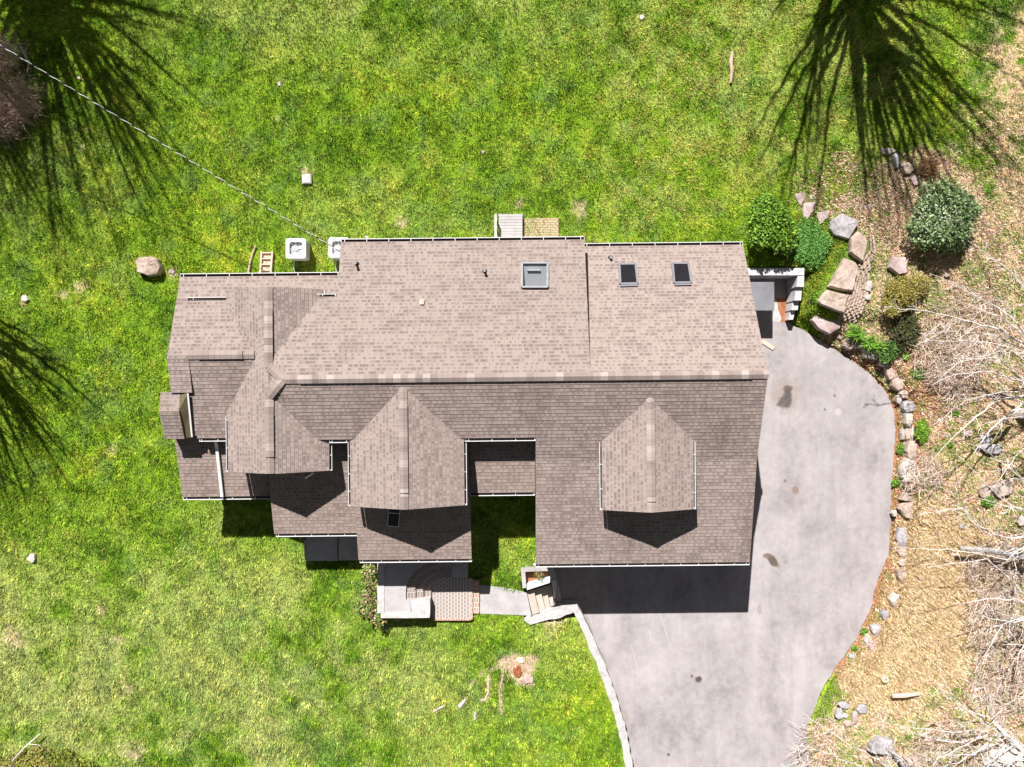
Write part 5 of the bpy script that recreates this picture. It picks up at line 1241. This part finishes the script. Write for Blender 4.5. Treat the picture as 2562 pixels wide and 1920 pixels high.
straps((2150,833),130,.42,.03,LC,'large bright strap leaved lily clump above the stone row',1)
straps((2185,858),110,.40,.03,LC,'strap leaved lily clump right of the largest one',2)
straps((2212,868),60,.3,.03,LC,'smallest strap leaved lily clump at the row end',3)
straps((2035,745),30,.2,.03,LC,'small lily tuft left of the flagstones near the well',4)
straps((60,255),900,.75,.012,[(.58,.42,.30),(.38,.26,.17),(.70,.54,.42)],'dry brown grass clump at the left edge, lower one',5,'dry_grass_clump','grass clump',.8,spread=.35)
straps((8,150),700,.7,.012,[(.62,.46,.36),(.40,.28,.2),(.74,.58,.48)],'dry brown grass clump at the left edge, upper one',6,'dry_grass_clump','grass clump',.8,spread=.4)
straps((8,300),900,.8,.012,[(.56,.38,.32),(.34,.23,.17),(.68,.50,.42)],'dry purplish grass clump at the left edge, largest one',7,'dry_grass_clump','grass clump',.9,spread=.45)
straps((2318,420),420,.34,.012,[(.34,.19,.09),(.22,.12,.06),(.44,.3,.16)],'dry brown grass tuft right of the short stone row',8,'dry_grass_clump','grass clump',.35,spread=.16)
straps((1347,1437),60,.22,.02,[(.35,.28,.08),(.2,.2,.04),(.5,.4,.3)],'leggy yellowish plant growing in the corner planter',9,'planter_plant','plant',.4,z0=.9,spread=.06)
# brush piles of fine dead twigs under the trees
def brush(cxy,n,rad,label,seed,col='twig'):
    rn=random.Random(seed); c=P(*cxy,1.3); g=float(gz(np.array([c.x]),np.array([c.y]))[0]); mb=MB()
    for i in range(int(n*2.6)):
        a=rn.uniform(0,6.28); q=rad*1.35*math.sqrt(rn.random()); p=Vector((math.cos(a)*q,math.sin(a)*q,rn.uniform(.03,.3))); b=rn.uniform(0,6.28); l=rn.uniform(.25,.8)
        e=p+Vector((math.cos(b)*l,math.sin(b)*l,rn.uniform(-.05,.2))); m_=(p+e)/2+Vector((rn.uniform(-.06,.06),rn.uniform(-.06,.06),.05)); w_=rn.uniform(.6,1.5); mb.tube([p,m_,e],[.010*w_,.008*w_,.004*w_],3,cap=False)
    o=mb.build('brush_pile',M[col]); o.location=(c.x,c.y,g); tag(o,label,'brush','brush piles under the bare trees')
for k,(x,y,n,r_,lab) in enumerate(((2380,880,160,1.1,'tangle of dead twigs above the bark mulch'),(2400,930,160,.9,'tangle of dead twigs beside the wide green tuft'),(2330,1190,90,.6,'small twig heap right of the mottled boulder'),(2500,1560,220,1.0,'dense twig tangle near the right edge'),(2520,1700,240,1.1,'dense twig tangle above the corner boulders'),(2440,820,180,1.2,'spread of dead twigs under the longest limbs'),(2360,1880,160,1.1,'tangle of twigs beside the long grey boulder'),(2500,1430,200,1.0,'twig tangle over the leaning log'),(2080,1890,120,1.0,'twig tangle at the foot of the driveway curve'))):
    brush((x,y),n,r_,lab,60+k)
mb=MB(); mb.tube([P(2400,1372,1.5),P(2480,1378,1.75),P(2562,1393,2.0),P(2640,1402,2.2)],[.08,.12,.15,.17],9); tag(mb.build('leaning_log',M['logbark']),'thick grey log slanting in from the right edge above the straw bed','log')
mb=MB(); mb.tube([P(2225,1872,1.5),P(2245,1895,1.5),P(2275,1935,1.5)],[.12,.11,.10],9); tag(mb.build('leaning_log',M['logbark']),'thick grey log running off the bottom edge beside the long boulder','log')

# =================================================================== GRASS, LITTER (uncountable ground cover)
HOUSEP=[(-12.6,-3.9),(-6.6,-3.9),(-6.6,-5.1),(9.2,-5.0),(9.2,7.0),(1.0,7.0),(1.0,2.0),(-1.8,2.0),(-1.8,6.),(-9.3,5.6),(-9.5,4.2),(-12.9,4.2)]
HP=[tuple(HW(u,v,0))[:2] for u,v in HOUSEP]
KEEP=[WP([(944,1390),(1182,1390),(1184,1550),(1083,1553),(1075,1548),(944,1548)],1.3),WP([(1199,1464),(1318,1485),(1330,1541),(1199,1536)],1.05),WP([(765,1300),(900,1300),(900,1404),(762,1404)],1.3),WP([(1303,1422),(1400,1422),(1452,1520),(1440,1535),(1325,1556),(1305,1540)],1.0),WP([(1850,671),(2012,671),(2012,720),(1990,800),(1850,800)],1.),WP([(757,438),(780,438),(780,461),(757,461)],1.0)]
def free(X,Y):
    ok=(sdf(DRVW,X,Y)>.05)&(sdf(HP,X,Y)>0)
    for k in KEEP: ok&=sdf(k,X,Y)>.0
    wl=WP([(1428,1532),(1441,1524),(1476,1600),(1519,1706),(1553,1812),(1576,1925),(1594,2010),(1574,2010),(1556,1925),(1533,1812),(1499,1706),(1456,1600)],1.0)
    ok&=sdf(wl,X,Y)>.0
    return ok
def blades(name,N,dens,colf,length,width,rise,seed,box=(-23.6,24.2,-17.9,17.9),mat='blade',lean=1.,kindlab=None):
    r_=np.random.RandomState(seed); X=r_.uniform(box[0],box[1],N); Y=r_.uniform(box[2],box[3],N)
    zn=zones(X,Y); d=dens(X,Y,zn); k=(r_.rand(N)<d); X=X[k];Y=Y[k]; zn={a:b[k] for a,b in zn.items()}
    f=free(X,Y); X=X[f];Y=Y[f]; zn={a:b[f] for a,b in zn.items()}; n=len(X)
    Z=gz(X,Y); col=colf(X,Y,zn,r_)
    a=r_.rand(n)*2*np.pi+ (vn(X,Y,1.2,5)-.5)*3; L=length*(.55+.9*r_.rand(n))*(.7+.6*vn(X,Y,2.,15)); w=width*(.7+.6*r_.rand(n)); le=lean*(.35+.9*r_.rand(n)); up=rise*(.5+r_.rand(n))
    dx=np.cos(a);dy=np.sin(a); nrm=np.sqrt(le**2+up**2); hx=L*le/nrm; hz=L*up/nrm
    A=np.stack([X-dy*w/2,Y+dx*w/2,Z-.01],-1);B=np.stack([X+dy*w/2,Y-dx*w/2,Z-.01],-1);T=np.stack([X+dx*hx,Y+dy*hx,Z+hz],-1)
    V=np.stack([A,B,T],1).reshape(-1,3); C=np.repeat(col,3,0)
    o=np_mesh(name,V,np.arange(len(V)),3,M[mat],C); tag(o,kindlab,None,None,'stuff'); return o
def gd(X,Y,z):
    d=1-.93*z['woods']-.35*z['dry']-z['straw']-z['bare']*.95-z['mulch']*.95-.4*z['bb']
    patch=.35+.65*sm(.3,.6,fbm(X,Y,2.6,61,3)); return np.clip(d,0,1)*patch
def gcf(X,Y,z,r_):
    c=gcolor(X,Y,z)*1.2; cl=fbm(X,Y,3.2,301,3); c2=fbm(X,Y,8.,311,2)
    v=(.5+.95*r_.rand(len(X)))*(.58+1.0*sm(.28,.72,cl*.5+c2*.5)); c=c*v[:,None]
    hi=(c2>.62)&(r_.rand(len(X))<.5); c[hi]=c[hi]*np.array((1.7,1.35,1.3))
    y=(r_.rand(len(X))<(.04+.42*z['yel']*sm(.35,.6,fbm(X,Y,1.6,63,2)))); c[y]=np.array((.62,.54,.15))*(.7+.5*r_.rand(y.sum()))[:,None]
    o=(r_.rand(len(X))<.012+.05*z['yel']*sm(.4,.6,fbm(X,Y,2.,64,2))); c[o]=np.array((.55,.36,.12)); return c
blades('grass',1100000,gd,gcf,.135,.033,1.0,1,kindlab='mown green and yellow lawn grass')
def wd(X,Y,z): return np.clip(z['woods']*.75+z['dry']*.35+z['bb']*.4-.35*z['straw'],0,1)*(.35+.65*sm(.35,.6,fbm(X,Y,2.8,87,3)))
def wcf(X,Y,z,r_):
    pal=np.array([(.68,.49,.38),(.56,.36,.26),(.82,.66,.55),(.27,.15,.10),(.14,.25,.05),(.26,.32,.08),(.52,.45,.18),(.50,.22,.12)])
    n=len(X); g=fbm(X,Y,1.3,77,3); i=r_.choice(8,n,p=[.22,.18,.16,.12,.10,.09,.06,.07]); c=pal[i]
    gr=(g>.54)&(r_.rand(n)<.6); c[gr]=pal[r_.choice([4,5,6],gr.sum())]; return c*(.7+.6*r_.rand(n))[:,None]
blades('leaf_litter',480000,wd,wcf,.115,.055,.6,2,box=(9,24.2,-17.9,12),mat='litter',kindlab='tan and pink leaf litter with weeds under the bare trees')
def sd(X,Y,z): return z['straw']*(.10+.9*sm(.38,.55,fbm(X,Y,2.2,81,3)*.6+fbm(X,Y,.8,83,2)*.4))
def scf(X,Y,z,r_):
    pal=np.array([(.78,.60,.36),(.86,.72,.50),(.62,.45,.22),(.36,.34,.10),(.80,.58,.46)]); return pal[r_.choice(5,len(X),p=[.32,.24,.18,.1,.16])]*(.65+.6*r_.rand(len(X)))[:,None]
blades('straw_groundcover',300000,sd,scf,.19,.045,.9,3,box=(11,22,-15.5,-5),mat='litter',kindlab='pale straw coloured spiky ground cover right of the driveway')
def md(X,Y,z): return z['mulch']*.8
def mcf(X,Y,z,r_):
    pal=np.array([(.42,.19,.10),(.30,.12,.06),(.56,.36,.24),(.18,.09,.05),(.30,.32,.05)]); return pal[r_.choice(5,len(X),p=[.30,.22,.22,.12,.14])]*(.7+.6*r_.rand(len(X)))[:,None]
blades('bark_mulch',160000,md,mcf,.07,.03,.2,4,box=(11,20,-13,3),mat='litter',kindlab='orange brown bark mulch along the driveway stones')
def vd(X,Y,z): return np.clip(z['bed']+z['gp'],0,1)
def vcf(X,Y,z,r_):
    pal=np.array([(.12,.25,.03),(.20,.32,.03),(.08,.16,.02),(.34,.34,.05)]); return pal[r_.choice(4,len(X),p=[.35,.3,.2,.15])]*(.7+.6*r_.rand(len(X)))[:,None]
blades('bed_groundcover',120000,vd,vcf,.12,.05,.7,5,box=(10,15.5,-16,8),mat='litter',kindlab='low leafy green ground cover between the sunken corner and flagstones')

# =================================================================== LIGHT, SKY, CAMERA
sd_=Vector((.31,-.90,-1.0)).normalized()
sun=bpy.data.lights.new('sun','SUN'); sun.energy=5.0; sun.angle=R(.5); sun.color=(1.0,.965,.93)
so=bpy.data.objects.new('sun',sun); so.rotation_euler=sd_.to_track_quat('-Z','Y').to_euler(); so.location=(0,0,60); COL.objects.link(so)
w=bpy.data.worlds.new('World'); S.world=w; w.use_nodes=True; nt=w.node_tree
sky=nt.nodes.new('ShaderNodeTexSky'); sky.sky_type='NISHITA'; sky.sun_disc=False; sky.sun_elevation=math.asin(-sd_.z); sky.sun_rotation=math.atan2(-sd_.x,-sd_.y)
bg=nt.nodes['Background']; hsv=nt.nodes.new('ShaderNodeHueSaturation'); hsv.inputs['Saturation'].default_value=.35; hsv.inputs['Value'].default_value=.8; nt.links.new(sky.outputs[0],hsv.inputs['Color']); nt.links.new(hsv.outputs[0],bg.inputs[0]); bg.inputs[1].default_value=.05; sky.air_density=.45; sky.dust_density=.3; sky.ozone_density=.4
cam=bpy.data.cameras.new('camera'); co=bpy.data.objects.new('camera',cam); COL.objects.link(co); co.location=(0,0,HC); co.rotation_euler=(0,0,0)
cam.sensor_width=36; cam.lens=36*F/2562; cam.clip_end=3000; S.camera=co
S.view_settings.view_transform='Standard'; S.view_settings.look='None'; S.view_settings.exposure=.93; S.view_settings.gamma=1
